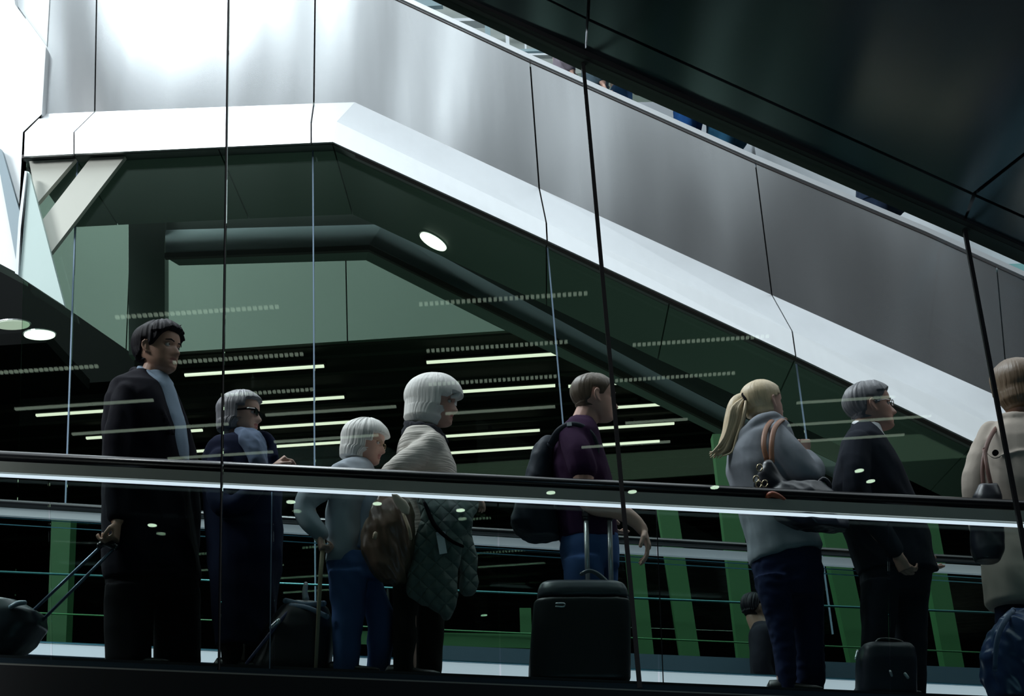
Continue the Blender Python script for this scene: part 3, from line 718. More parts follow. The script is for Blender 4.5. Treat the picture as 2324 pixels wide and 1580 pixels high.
def hand(bm, W, D, N, size=.18, curl=(.5, .5, .4), thumb=1, spread=.0, fist=False):
    """W wrist point, D direction of the palm, N palm normal (fingers curl towards N), thumb +1/-1 side"""
    D = Vector(D).normalized(); N = Vector(N); N = (N-D*N.dot(D)).normalized(); S = D.cross(N)*thumb
    L = size; pl = L*.50
    sweep(bm, [W-D*.02, W+D*.01, W+D*pl*.5, W+D*pl*.95], [(L*.13, L*.155), (L*.10, L*.17), (L*.085, L*.225), (L*.07, L*.225)], 12, side=N)
    K = W+D*pl*.92
    for k, (o, ln_, r) in enumerate(((.165, .43, .052), (.055, .48, .054), (-.06, .44, .052), (-.165, .35, .045))):
        p = K+S*(o*L)-D*(abs(o-.05)*L*.12); a = 0.0; pts = [p-D*.012]; rr = [r*L]
        for q, fr in enumerate((.45, .32, .25)):
            a += curl[q]*(1+.12*k)
            d = (D*math.cos(a)+N*math.sin(a)+S*(spread*o*2)).normalized()
            pts.append(pts[-1]+d*(ln_*L*fr+(.012 if q == 0 else 0))); rr.append(r*L*(.95-.1*q))
        sweep(bm, pts, rr, 8)
        g = bmesh.ops.create_uvsphere(bm, u_segments=8, v_segments=6, radius=rr[-1])
        for v in g['verts']: v.co = v.co+pts[-1]
    t0 = W+D*(L*.12)+S*(L*.13)
    t1 = t0+(D*.55+S*.6+N*.35).normalized()*L*.20; t2 = t1+(D*.8+S*.05+N*.55).normalized()*L*.16; t3 = t2+(D*.75-S*.25+N*.5).normalized()*L*.12
    sweep(bm, [t0, t1, t2, t3], [L*.075, L*.065, L*.056, L*.045], 8)
def skin(name, col): return mat(name, col, .5, spec=.4, var=(18, .10))
def body(bm, head, parent, mskin, lipcol, voxel=.0046):
    me = fuse(bm, voxel, 2); me.name = 'body'
    o = link('body', me, [mskin, mat('lips_'+mskin.name, lipcol, .45)], parent, True)
    if head:
        for p in me.polygons:
            x, y, z = head.inv(p.center)
            if .150 < z < .252 and abs(y) < .115-.35*abs(z-.205) and x > .36: p.material_index = 1
    return o
def shoe(parent, px, py, Y, L=.27, yaw=0, m=None):
    c = P(px, py, Y); zf = floor_z(c.x); bm = bmesh.new()
    R = Matrix.Rotation(-math.radians(yaw), 3, 'Z'); rows = []
    prof = [(-.33, .035, .03, .055), (-.28, .042, .0, .075), (-.1, .040, .0, .075), (.1, .043, .0, .062), (.3, .050, .0, .048), (.5, .046, .0, .04), (.62, .025, .008, .03)]
    for t, w, z0, z1 in prof:
        rows.append([bm.verts.new(Vector((c.x, c.y, zf))+R @ Vector((t*L, w*math.cos(a)*1.0, z0+(z1-z0)*(.5+.5*math.sin(a))))) for a in [2*math.pi*k/12 for k in range(12)]])
    for a, b in zip(rows, rows[1:]):
        for j in range(12): bm.faces.new((a[j], a[(j+1) % 12], b[(j+1) % 12], b[j]))
    bm.faces.new(rows[0][::-1]); bm.faces.new(rows[-1])
    return from_bm('shoe', bm, m or mat('black_shoe', (.012, .012, .014), .4), parent, True)

# cloth materials
def fab(name, col, rough=.9, sc=90, b=.25, sheen=.0): return mat(name, col, rough, spec=.12, bump=(sc, b, .002), var=(6, .12), sheen=sheen)
M_JBLK = fab('black_jacket_cloth', (.006, .006, .011)); M_SHIRT = fab('pale_blue_shirt', (.24, .31, .40)); M_TRBLK = fab('black_trousers', (.004, .004, .006))
M_NAVY = fab('navy_coat_cloth', (.006, .010, .032)); M_SCARFB = fab('blue_grey_scarf', (.12, .16, .24), sc=50)
M_GREYJ = fab('grey_blue_knit', (.34, .38, .43), sc=60); M_BLOUSE = fab('light_blue_blouse', (.40, .50, .66)); M_JEANS = fab('blue_denim', (.055, .11, .27), sc=120)
M_CREAM = mat('cream_ribbed_knit', (.62, .58, .53), .9, spec=.2, bump=(30, .9, .010, (.25, .25, 3.0)), sheen=.1)
M_OLIVE = fab('dark_olive_trousers', (.009, .010, .008)); M_PURPLE = fab('purple_shirt', (.034, .013, .042)); M_HOOD = fab('grey_marl_hoodie', (.29, .31, .35), sc=60)
M_DJEAN = fab('dark_indigo_jeans', (.010, .017, .055)); M_SUIT = fab('charcoal_suit', (.017, .021, .031)); M_TRENCH = fab('beige_trench', (.44, .38, .33))
M_COLLW = fab('white_shirt', (.82, .84, .88)); M_BKPK = fab('black_backpack_nylon', (.018, .025, .036), .6)
def hairmat(name, col, rough=.45): return mat(name, col, rough, spec=.5, bump=(55, .6, .006, (1, 1, .07)), var=(16, .22, (1, 1, .15)), sheen=.1)
M_HBLK = mat('black_hair', (.006, .005, .009), .62, spec=.15, bump=(55, .6, .006, (1, 1, .07))); M_HGREY = hairmat('grey_hair', (.17, .17, .19)); M_HWHT = hairmat('white_hair', (.80, .79, .76), .6)
M_HBRN = hairmat('short_brown_hair', (.085, .058, .035)); M_HBLD = hairmat('blonde_hair', (.66, .52, .33)); M_HSLT = hairmat('salt_grey_hair', (.14, .14, .155)); M_HLBR = hairmat('light_brown_hair', (.14, .085, .045))

def core(bm, neck_top, neck_base, torso, Y, hr=.05):
    limb(bm, [(*neck_top, 0, hr), (*neck_base, 0, hr*1.1)], Y)
    limb(bm, [(neck_base[0], neck_base[1], 0, .06)]+[(x, y, 0, r) for x, y, r in torso], Y)

def person(label, loc, group=None):
    c = P(loc[0], loc[1], loc[2]); c.z = floor_z(c.x) if loc[2] < 8 else c.z
    return thing('person', label, 'person', c, group)
# ================================================================ THE PEOPLE ON THE WALKWAY
def fy(x): return 1512+.0419*x
# ---- tall man in black jacket
Y1 = YP+.02
t = person('tall man with short black hair in a black jacket over a pale blue shirt', (345, fy(345), Y1), 'people standing on the moving walkway')
hd = Head(358, 799, 113, Y1, yaw=22, pitch=2)
bm = bmesh.new(); hd.add_skull(bm)
core(bm, (352, 830), (335, 880), [(330, 930, .10), (335, 1100, .10), (340, 1230, .08)], Y1, .054)
limb(bm, [(338, 1240, -.09, .045), (300, 1380, -.09, .05), (295, 1500, -.09, .04)], Y1); limb(bm, [(345, 1240, .09, .045), (395, 1380, .09, .05), (400, 1500, .09, .04)], Y1)
limb(bm, [(300, 900, -.12, .045), (268, 1050, -.19, .04), (266, 1180, -.2, .030)], Y1)
hand(bm, P(266, 1185, Y1-.2), (-.02, -.1, -1), (-.9, 0, -.1), .185, (1.0, .9, .6), thumb=-1)
limb(bm, [(330, 900, .12, .045), (350, 1050, .19, .04), (355, 1180, .2, .030)], Y1)
hand(bm, P(355, 1185, Y1+.2), (.1, 0, -1), (.9, 0, 0), .18, (.4, .4, .3))
body(bm, hd, t, skin('skin_tan', (.40, .23, .165)), (.30, .13, .11))
def h_short(top=.05, fr=.80, side=.03, sb=.42, back=.27, tx=.16, frontpush=0.0):
    def fn(x, y, z):
        # hairline height by how far forward the point lies: nape, behind the ear, sideburn, temple, forehead
        hl = interp(x, [-.40, -.22, -.13, -.09, .02, .05, .13, tx+.03, tx+.09, .34], [back, back+.02, back+.10, .60, .60, sb+.02, sb+.04, .60, fr-.08, fr])
        m = z-hl
        th = side+(top-side)*min(1, max(0, (z-.5)/.35))+(frontpush if x > .1 and z > .72 else 0)
        k = min(1, max(0, m/.07+.45)); k = k*k*(3-2*k)
        return -.035+(th+.035)*k
    return fn
hd.hair(t, M_HBLK, h_short(.085, .77, .045, .45, .27, .19, .03), .24, strand=.03, fs=7, nz=70)
for k in range(26):     # tousled tufts
    a = random.Random(k); x = a.uniform(-.30, .34); y = a.uniform(-.22, .18); z0 = .97-.55*(x*x+y*y)
    bar('hair_tuft', [hd.w(x, y, z0-.04), hd.w(x+a.uniform(.0, .05), y, z0+.05), hd.w(x+a.uniform(.04, .12), y+a.uniform(-.05, .05), z0+a.uniform(.05, .11))], [.03*hd.H, .022*hd.H, .004*hd.H], M_HBLK, t, 6) if k < 14 else None
hd.eyes(t, brow=M_HBLK)
bm = bmesh.new(); rowsloft(bm, [(328, 378, 846, .055), (330, 390, 866, .075), (338, 398, 884, .09), (350, 407, 915, .10), (365, 418, 955, .11), (375, 425, 1005, .11), (380, 427, 1050, .10)], Y1)
limb(bm, [(316, 836, -.045, .014), (334, 848, -.07, .018), (356, 868, -.085, .020), (366, 884, -.085, .012)], Y1, flat=.6); limb(bm, [(316, 836, .045, .014), (360, 850, .07, .018), (386, 872, .05, .018), (388, 886, .04, .010)], Y1, flat=.6)
cloth('shirt', bm, M_SHIRT, t, .007, 2, .003, seed=3)
bm = bmesh.new(); rowsloft(bm, [(306, 345, 846, .07, .0), (281, 354, 862, .12), (259, 376, 882, .17), (246, 392, 915, .19), (240, 405, 950, .195), (238, 416, 990, .19), (238, 422, 1040, .18), (238, 426, 1100, .18), (236, 436, 1170, .18), (234, 446, 1240, .18), (236, 452, 1300, .18), (240, 448, 1320, .17)], Y1)
limb(bm, [(302, 842, 0, .022), (318, 846, -.06, .024), (340, 880, -.11, .020), (362, 925, -.14, .016), (392, 985, -.15, .012)], Y1, flat=.6)
limb(bm, [(380, 905, .11, .05), (402, 960, .13, .055), (418, 1040, .13, .06), (425, 1140, .13, .06), (425, 1290, .12, .055)], Y1)
limb(bm, [(290, 895, -.14, .065), (268, 970, -.19, .062), (264, 1060, -.20, .056), (266, 1165, -.20, .045)], Y1)
limb(bm, [(330, 900, .14, .06), (350, 1050, .2, .055), (355, 1165, .2, .04)], Y1)
cloth('jacket', bm, M_JBLK, t, fold=.007, seed=1)
bm = bmesh.new(); rowsloft(bm, [(244, 446, 1290, .16), (242, 448, 1330, .15), (250, 440, 1350, .12)], Y1)
rowsloft(bm, [(240, 350, 1330, .085, -.08), (240, 345, 1420, .075, -.08), (241, 342, 1500, .07, -.08), (245, 335, fy(290)-12, .06, -.08)], Y1); rowsloft(bm, [(345, 452, 1330, .085, .07), (350, 455, 1420, .075, .07), (352, 455, 1500, .07, .07), (360, 445, fy(400)-12, .06, .07)], Y1)
cloth('trousers', bm, M_TRBLK, t, seed=2)
shoe(t, 290, 1510, Y1-.08, .3); shoe(t, 400, 1510, Y1+.07, .3)

# ---- woman with grey hair and dark glasses
Y2 = YP+.0
t = person('grey haired woman in dark sunglasses, navy coat and blue grey scarf', (545, fy(545), Y2), 'people standing on the moving walkway')
hd = Head(546, 946, 96, Y2, yaw=8, pitch=3)
bm = bmesh.new(); hd.add_skull(bm); core(bm, (540, 985), (530, 1030), [(540, 1080, .09), (545, 1250, .09)], Y2, .045)
limb(bm, [(540, 1250, -.07, .045), (535, 1500, -.07, .04)], Y2); limb(bm, [(560, 1250, .07, .045), (570, 1500, .07, .04)], Y2)
limb(bm, [(510, 1040, -.12, .04), (505, 1150, -.17, .035), (570, 1120, -.2, .03), (618, 1068, -.16, .026)], Y2); hand(bm, P(620, 1062, Y2-.15), (.6, 0, .5), (.5, .3, -.8), .16, (.9, .8, .6), thumb=-1)
body(bm, hd, t, skin('skin_fair_shaded', (.50, .32, .26)), (.38, .14, .13))
def h_mid(x, y, z):
    if x > .20 and z < .80-.25*max(0, .36-x): return -.04
    if x > .04 and z < .60: return -.03
    return (.07+.035*min(1, max(0, (z-.3)/.4)))*min(1, .2+z*3)
hd.hair(t, M_HGREY, h_mid, .12, strand=.012, fs=20, xfl=.0, hb=-.46, hw=.33)
hd.eyes(t)
g = mat('sunglass_black', (.006, .006, .008), .12, spec=.9)
bm = bmesh.new()
for sd in (-1, 1):
    box(bm, hd.w(.415, .15*sd, .495), (.02*hd.H, .20*hd.H, .145*hd.H), hd.R); sweep(bm, [hd.w(.41, .25*sd, .52), hd.w(.30, .335*sd, .52), hd.w(-.02, .36*sd, .50)], [.032*hd.H, .03*hd.H, .014*hd.H], 6)
box(bm, hd.w(.43, 0, .52), (.02*hd.H, .12*hd.H, .03*hd.H), hd.R)
from_bm('sunglasses', bm, g, t)
bm = bmesh.new(); rowsloft(bm, [(520, 590, 992, .08), (488, 592, 1004, .13), (472, 602, 1020, .15), (462, 620, 1045, .16), (460, 636, 1100, .18), (468, 640, 1180, .18), (474, 640, 1260, .18), (480, 630, 1340, .18), (488, 618, 1420, .17), (494, 610, 1470, .16)], Y2)
limb(bm, [(575, 985, .05, .02), (600, 990, .02, .030), (618, 1010, -.02, .026), (622, 1040, -.06, .022)], Y2, flat=.5)
limb(bm, [(512, 1000, -.04, .02), (530, 1010, -.10, .024), (560, 1040, -.15, .02)], Y2, flat=.6)
limb(bm, [(500, 1045, -.14, .06), (495, 1130, -.19, .052), (530, 1150, -.22, .05), (585, 1105, -.21, .042), (608, 1080, -.18, .036)], Y2)
cloth('coat', bm, M_NAVY, t, fold=.006, seed=4)
bm = bmesh.new(); rowsloft(bm, [(535, 588, 982, .075, -.01), (534, 598, 994, .10, -.04), (545, 602, 1012, .10, -.08), (555, 604, 1030, .09, -.10), (566, 606, 1052, .07, -.12), (575, 606, 1075, .05, -.12)], Y2)
cloth('scarf', bm, M_SCARFB, t, .007, 2, .009, 14, 2)
bm = bmesh.new(); rowsloft(bm, [(500, 555, 1440, .06, -.07), (505, 550, fy(530)-12, .05, -.07)], Y2); rowsloft(bm, [(550, 605, 1440, .06, .07), (555, 600, fy(570)-12, .05, .07)], Y2)
cloth('trousers', bm, M_TRBLK, t, fold=.003)
shoe(t, 530, 1510, Y2-.07, .25); shoe(t, 575, 1510, Y2+.07, .25)

# ---- short woman, white hair, grey blue jacket, cane
Y3 = YP-.02
t = person('short white haired woman in glasses, grey blue jacket and blue jeans', (820, fy(820), Y3), 'people standing on the moving walkway')
hd = Head(828, 1010, 97, Y3, yaw=6, pitch=12)
bm = bmesh.new(); hd.add_skull(bm); core(bm, (818, 1040), (800, 1085), [(792, 1120, .08), (785, 1220, .085), (790, 1285, .08)], Y3, .046)
limb(bm, [(785, 1280, -.07, .045), (790, 1400, -.07, .045), (785, 1510, -.07, .035)], Y3); limb(bm, [(820, 1280, .06, .045), (860, 1410, .06, .045), (860, 1520, .06, .035)], Y3)
limb(bm, [(770, 1085, -.10, .035), (700, 1140, -.16, .033), (728, 1212, -.17, .024)], Y3)
hand(bm, P(724, 1214, Y3-.17), (.15, 0, -1), (.8, .2, -.2), .15, (.9, 1.2, .9), thumb=-1)
limb(bm, [(810, 1085, .10, .035), (800, 1190, .16, .033), (850, 1215, .17, .024)], Y3); hand(bm, P(852, 1216, Y3+.17), (1, 0, -.3), (0, 0, -1), .15, (.5, .5, .4))
body(bm, hd, t, skin('skin_fair', (.60, .37, .30)), (.45, .18, .16))
def h_bobs(x, y, z):
    if x > .22 and z < .70-.18*max(0, .36-x): return -.04
    if x > .10 and z < .50: return -.03
    return (.08+.03*min(1, max(0, (z-.3)/.4)))*min(1, .2+z*3)
hd.hair(t, M_HWHT, h_bobs, .10, strand=.018, xfl=.05, hb=-.46, hw=.33, fs=24)
hd.eyes(t)
wm = mat('gold_wire', (.45, .36, .22), .3, .9)
def specs(hd, t, m, r=.075):
    bm = bmesh.new()
    for sd in (-1, 1):
        sweep(bm, [hd.w(.425, .15*sd+r*math.cos(a), .49+r*.8*math.sin(a)) for a in [2*math.pi*k/16 for k in range(17)]], [.0075*hd.H]*17, 5)
        sweep(bm, [hd.w(.42, .24*sd, .51), hd.w(.25, .34*sd, .52), hd.w(-.02, .36*sd, .50)], [.0075*hd.H]*3, 5)
    sweep(bm, [hd.w(.43, -.07, .50), hd.w(.455, 0, .515), hd.w(.43, .07, .50)], [.0075*hd.H]*3, 5)
    f = from_bm('spectacles', bm, m, t, True)
specs(hd, t, wm)
bm = bmesh.new(); rowsloft(bm, [(800, 850, 1068, .07), (805, 862, 1090, .10), (812, 866, 1120, .11), (812, 862, 1170, .11), (810, 846, 1230, .10), (800, 826, 1250, .09)], Y3)
cloth('blouse', bm, M_BLOUSE, t, .008, 2, .004, seed=5)
bm = bmesh.new(); rowsloft(bm, [(782, 838, 1046, .07), (762, 850, 1062, .11), (750, 856, 1085, .14), (748, 852, 1120, .15), (742, 840, 1160, .15), (743, 830, 1200, .15), (746, 825, 1240, .15), (742, 816, 1268, .15, 0, 4), (740, 806, 1280, .14, 0, 9)], Y3)
limb(bm, [(772, 1078, -.11, .055), (730, 1108, -.15, .055), (697, 1135, -.17, .052), (690, 1158, -.18, .047), (708, 1190, -.18, .042), (727, 1211, -.17, .036)], Y3)
limb(bm, [(800, 1080, .11, .055), (795, 1190, .16, .05), (840, 1212, .17, .04)], Y3)
limb(bm, [(784, 1050, -.03, .02), (800, 1062, -.09, .022), (830, 1085, -.11, .018)], Y3, flat=.6)
cloth('jacket', bm, M_GREYJ, t, .008, 2, .007, 9, 6)
bm = bmesh.new(); rowsloft(bm, [(745, 850, 1262, .13), (745, 858, 1290, .14), (750, 862, 1320, .13)], Y3)
rowsloft(bm, [(745, 835, 1300, .085, -.07), (750, 830, 1350, .08, -.07), (754, 826, 1400, .07, -.07), (755, 818, 1450, .065, -.07), (757, 814, 1500, .06, -.07), (758, 812, fy(785)-10, .06, -.07)], Y3)
rowsloft(bm, [(800, 862, 1300, .085, .06), (818, 878, 1345, .08, .06), (828, 893, 1385, .075, .06), (836, 897, 1430, .07, .06), (832, 888, 1490, .065, .06), (830, 885, fy(858)-10, .06, .06)], Y3)
cloth('jeans', bm, M_JEANS, t, .008, 2, .006, 9, 8)
shoe(t, 785, 1520, Y3-.07, .24); shoe(t, 858, 1520, Y3+.06, .24)
cn = thing('walking_cane', 'pale wooden cane held low by the short white haired woman', 'cane', P(718, fy(718), Y3-.17))
M_CANE = mat('pale_wood', (.45, .36, .24), .4, var=(10, .2, (1, 1, .1)))
bar('shaft', [P(733, 1240, Y3-.17), P(727, 1310, Y3-.17), Vector((P(716, 1500, Y3-.17).x, Y3-.17, floor_z(P(716, 1500, Y3-.17).x)+.01))], [.011, .010, .008], M_CANE, cn)
bar('grip', [P(716, 1228, Y3-.17), P(724, 1220, Y3-.17), P(732, 1226, Y3-.17), P(733, 1242, Y3-.17)], .012, mat('ivory_grip', (.75, .68, .52), .35), cn)

# ---- woman with white bob
Y4 = YP+.02
t = person('woman with a smooth white bob, dark scarf and cream ribbed sweater', (950, fy(950), Y4), 'people standing on the moving walkway')
hd = Head(985, 919, 107, Y4, yaw=4, pitch=8)
bm = bmesh.new(); hd.add_skull(bm); core(bm, (975, 955), (958, 1000), [(958, 1050, .09), (965, 1200, .09), (960, 1280, .09)], Y4, .047)
limb(bm, [(922, 1280, -.08, .045), (925, 1510, -.08, .04)], Y4); limb(bm, [(975, 1280, .08, .045), (970, 1510, .08, .04)], Y4)
limb(bm, [(975, 1010, -.12, .04), (896, 1075, -.19, .038), (960, 1110, -.23, .032), (1040, 1128, -.23, .026)], Y4); hand(bm, P(1045, 1130, Y4-.23), (1, 0, -.1), (0, -.2, -1), .16, (.5, .5, .4), thumb=-1)
limb(bm, [(985, 1010, .12, .04), (960, 1100, .2, .038), (1040, 1125, .2, .028)], Y4); hand(bm, P(1045, 1128, Y4+.2), (1, 0, -.1), (0, .2, -1), .16, (.5, .5, .4))
body(bm, hd, t, skin('skin_warm', (.58, .34, .27)), (.45, .15, .13))
def h_bob(x, y, z):
    if x > .30 and z < .66: return -.05
    if x > .16 and z < .56-.1*max(0, .3-x): return -.035
    return (.14+.02*min(1, max(0, (z-.2)/.4))) if z > .12 else .03+.11*max(0, z)/.12
hd.hair(t, M_HWHT, h_bob, .0, strand=.008, xfl=.10, hb=-.44, hw=.335, fs=26, nz=70)
bar('hair_fringe', [hd.w(.12, -.24, .86), hd.w(.36, -.20, .80), hd.w(.50, -.12, .70), hd.w(.47, -.14, .60), hd.w(.36, -.22, .56)], [.07*hd.H, .09*hd.H, .08*hd.H, .06*hd.H, .03*hd.H], M_HWHT, t, 12)
hd.eyes(t)
bm = bmesh.new()
for k, (dx, dy) in enumerate(((0, 0), (4, 9), (-2, 16))):
    limb(bm, [(922+dx, 962+dy, 0, .016), (938+dx, 966+dy, -.08, .020), (965+dx, 968+dy, -.105, .020), (990+dx, 980+dy, -.08, .020), (1004+dx, 996+dy*.8, -.02, .016)], Y4)
    limb(bm, [(922+dx, 962+dy, 0, .016), (950+dx, 962+dy, .09, .02), (1004+dx, 992+dy*.8, .02, .016)], Y4)
limb(bm, [(925, 972, -.03, .018), (916, 985, -.05, .012)], Y4)
cloth('scarf', bm, fab('black_grey_scarf', (.030, .032, .040), sc=40), t, .006, 1, .006, 22, 3)
bm = bmesh.new(); rowsloft(bm, [(936, 988, 972, .08), (920, 1000, 986, .13), (910, 1012, 1004, .16), (903, 1024, 1030, .17), (897, 1034, 1060, .17), (895, 1038, 1110, .16), (902, 1042, 1160, .16), (904, 1036, 1220, .16), (902, 1030, 1262, .16)], Y4)
limb(bm, [(978, 1008, -.13, .060), (940, 1040, -.17, .062), (905, 1066, -.20, .058), (888, 1082, -.21, .05), (930, 1106, -.23, .045), (985, 1118, -.235, .042), (1030, 1126, -.235, .036)], Y4)
limb(bm, [(985, 1010, .13, .06), (960, 1095, .2, .05), (1030, 1122, .2, .035)], Y4)
cloth('sweater', bm, M_CREAM, t, .008, 2, .006, 8, 9)
bm = bmesh.new(); rowsloft(bm, [(900, 1030, 1250, .14), (895, 1032, 1290, .15), (895, 1025, 1320, .14)], Y4)
rowsloft(bm, [(893, 950, 1300, .085, -.08), (893, 945, 1400, .075, -.08), (892, 942, fy(918)-10, .07, -.08)], Y4); rowsloft(bm, [(945, 1028, 1300, .085, .08), (945, 1008, 1400, .075, .08), (942, 1000, fy(970)-10, .07, .08)], Y4)
cloth('trousers', bm, M_OLIVE, t, seed=3)
shoe(t, 918, 1520, Y4-.08, .25); shoe(t, 970, 1520, Y4+.08, .25)

hb = thing('handbag', 'slouchy brown leather shoulder bag between the two white haired women', 'handbag', P(880, 1300, Y4-.3))
bm = bmesh.new(); rowsloft(bm, [(868, 896, 1112, .02), (852, 926, 1138, .05), (838, 938, 1168, .075), (822, 940, 1205, .09), (822, 936, 1250, .09), (838, 926, 1290, .08), (868, 914, 1322, .06)], Y4-.33)
M_BROWN = mat('brown_leather', (.13, .085, .055), .38, bump=(30, .3, .004), var=(9, .3))
cloth('bag_body', bm, M_BROWN, hb, .007, 2, .012, 12, 5, (1.6, 1, .35))
bm = bmesh.new(); limb(bm, [(880, 1120, 0, .012), (900, 1098, .03, .010), (915, 1082, .05, .010)], Y4-.33, flat=.5); limb(bm, [(893, 1122, -.0, .010), (912, 1096, .03, .010), (922, 1084, .05, .010)], Y4-.33, flat=.5)
from_bm('strap', bm, M_BROWN, hb, True)
bm = bmesh.new(); rowsloft(bm, [(888, 902, 1122, .012), (893, 922, 1138, .012), (902, 930, 1152, .012), (914, 928, 1168, .012)], Y4-.43)
cloth('pale_flap', bm, mat('pale_lining', (.50, .45, .35), .6), hb, .004, 1, .002)['label'] = 'pale folded lining showing at the opening'
bm = bmesh.new(); limb(bm, [(915, 1165, 0, .008), (928, 1200, -.02, .008), (932, 1222, 0, .008)], Y4-.43); limb(bm, [(852, 1212, 0, .010), (850, 1220, 0, .010)], Y4-.435)
from_bm('buckle', bm, M_CANE, hb, True)

qc = thing('quilted_coat', 'grey green quilted coat draped over the arm of the woman with the white bob', 'coat', P(990, 1390, Y4-.3))
M_QUILT = mat('grey_green_quilting', (.17, .20, .185), .7, sheen=.1)
def quilt_nodes(m):
    nt = m.node_tree; b = nt.nodes['Principled BSDF']; tc = nt.nodes.new('ShaderNodeTexCoord'); mp = nt.nodes.new('ShaderNodeMapping')
    mp.inputs['Rotation'].default_value = (0, math.radians(45), 0); nt.links.new(tc.outputs['Object'], mp.inputs[0])
    sp = nt.nodes.new('ShaderNodeSeparateXYZ'); nt.links.new(mp.outputs[0], sp.inputs[0]); hs = []
    for ax in ('X', 'Z'):
        a = nt.nodes.new('ShaderNodeMath'); a.operation = 'MULTIPLY'; a.inputs[1].default_value = 62.0; nt.links.new(sp.outputs[ax], a.inputs[0])
        s_ = nt.nodes.new('ShaderNodeMath'); s_.operation = 'SINE'; nt.links.new(a.outputs[0], s_.inputs[0])
        c = nt.nodes.new('ShaderNodeMath'); c.operation = 'ABSOLUTE'; nt.links.new(s_.outputs[0], c.inputs[0]); hs.append(c)
    mn = nt.nodes.new('ShaderNodeMath'); mn.operation = 'MINIMUM'; nt.links.new(hs[0].outputs[0], mn.inputs[0]); nt.links.new(hs[1].outputs[0], mn.inputs[1])
    pw = nt.nodes.new('ShaderNodeMath'); pw.operation = 'POWER'; pw.inputs[1].default_value = .5; nt.links.new(mn.outputs[0], pw.inputs[0])
    bp = nt.nodes.new('ShaderNodeBump'); bp.inputs['Distance'].default_value = .012; bp.inputs['Strength'].default_value = .9
    nt.links.new(pw.outputs[0], bp.inputs['Height']); nt.links.new(bp.outputs[0], b.inputs['Normal'])
quilt_nodes(M_QUILT)
bm = bmesh.new(); rowsloft(bm, [(960, 1070, 1112, .05), (950, 1080, 1135, .07), (955, 1082, 1160, .07), (958, 1074, 1185, .06), (950, 1050, 1215, .05), (938, 1042, 1260, .05), (925, 1036, 1310, .045), (928, 1034, 1345, .04), (955, 1030, 1368, .035), (990, 1024, 1388, .03), (1012, 1020, 1402, .02)], Y4-.30)
limb(bm, [(1060, 1150, 0, .045), (1045, 1200, .06, .04), (1062, 1270, .08, .04), (1062, 1335, .08, .035)], Y4-.30)
cloth('coat_cloth', bm, M_QUILT, qc, .007, 2, .014, 9, 7, (1.4, 1, .5))
bm = bmesh.new(); limb(bm, [(962, 1135, -.05, .008), (985, 1190, -.07, .010), (1020, 1225, -.06, .008), (1050, 1240, -.02, .007)], Y4-.30)
from_bm('dark_strap', bm, M_TRBLK, qc, True)
bm = bmesh.new(); box(bm, P(1002, 1232, Y4-.365), (.034, .004, .10), Matrix.Rotation(-.12, 3, 'Y')); box(bm, P(1001, 1211, Y4-.368), (.040, .004, .010), Matrix.Rotation(-.12, 3, 'Y'))
tg = from_bm('paper_tag', bm, M_COLLW, qc); tg['label'] = 'white hanging luggage tag'

# ---- man in purple shirt with backpack
Y5 = YP+.02
t = person('man with short brown hair in a dark purple short sleeved shirt', (1335, fy(1335), Y5), 'people standing on the moving walkway')
hd = Head(1348, 908, 107, Y5, yaw=-10, pitch=6)
bm = bmesh.new(); hd.add_skull(bm); core(bm, (1335, 935), (1315, 985), [(1312, 1040, .10), (1320, 1200, .10), (1335, 1240, .07)], Y5, .060)
limb(bm, [(1325, 1250, -.08, .045), (1325, 1520, -.08, .045)], Y5); limb(bm, [(1355, 1250, .08, .045), (1360, 1530, .08, .045)], Y5)
limb(bm, [(1305, 1000, -.14, .052), (1322, 1065, -.19, .050), (1328, 1125, -.19, .045), (1350, 1148, -.19, .045), (1400, 1158, -.19, .042), (1440, 1182, -.19, .032), (1458, 1203, -.19, .026)], Y5)
hand(bm, P(1459, 1204, Y5-.19), (.22, -.1, -1), (-.9, 0, -.2), .185, (.35, .35, .3), thumb=-1)
limb(bm, [(1325, 1000, .14, .052), (1350, 1130, .19, .042), (1370, 1160, .19, .030)], Y5); hand(bm, P(1372, 1165, Y5+.19), (.3, 0, -1), (.9, 0, 0), .18, (.5, .5, .4))
body(bm, hd, t, skin('skin_pink', (.58, .35, .285)), (.45, .2, .17))
hd.hair(t, M_HBRN, h_short(.032, .80, .018, .44, .28, .17), .25, strand=.006, nz=70)
hd.eyes(t, brow=M_HBRN)
bm = bmesh.new(); rowsloft(bm, [(1290, 1346, 955, .085), (1276, 1354, 972, .13), (1264, 1360, 992, .17), (1254, 1366, 1015, .18), (1249, 1376, 1045, .18), (1248, 1386, 1080, .18), (1250, 1394, 1130, .17), (1262, 1400, 1180, .16), (1272, 1402, 1230, .16)], Y5)
limb(bm, [(1298, 992, -.13, .066), (1312, 1030, -.18, .070), (1322, 1062, -.195, .068)], Y5); limb(bm, [(1320, 992, .13, .066), (1340, 1062, .19, .066)], Y5)
cloth('shirt', bm, M_PURPLE, t, .008, 2, .006, 9, 3)
bm = bmesh.new(); rowsloft(bm, [(1274, 1402, 1215, .15), (1272, 1405, 1250, .15), (1278, 1404, 1290, .14)], Y5)
rowsloft(bm, [(1276, 1370, 1270, .09, -.08), (1286, 1368, 1400, .08, -.08), (1292, 1360, fy(1325)-10, .07, -.08)], Y5); rowsloft(bm, [(1310, 1404, 1270, .09, .08), (1320, 1398, 1400, .08, .08), (1325, 1392, fy(1358)-10, .07, .08)], Y5)
cloth('jeans', bm, M_JEANS, t, fold=.005, seed=5)
shoe(t, 1325, 1550, Y5-.08, .3); shoe(t, 1360, 1550, Y5+.08, .3)
bp = thing('backpack', 'black backpack on the back of the purple shirted man', 'backpack', P(1225, 1215, Y5))
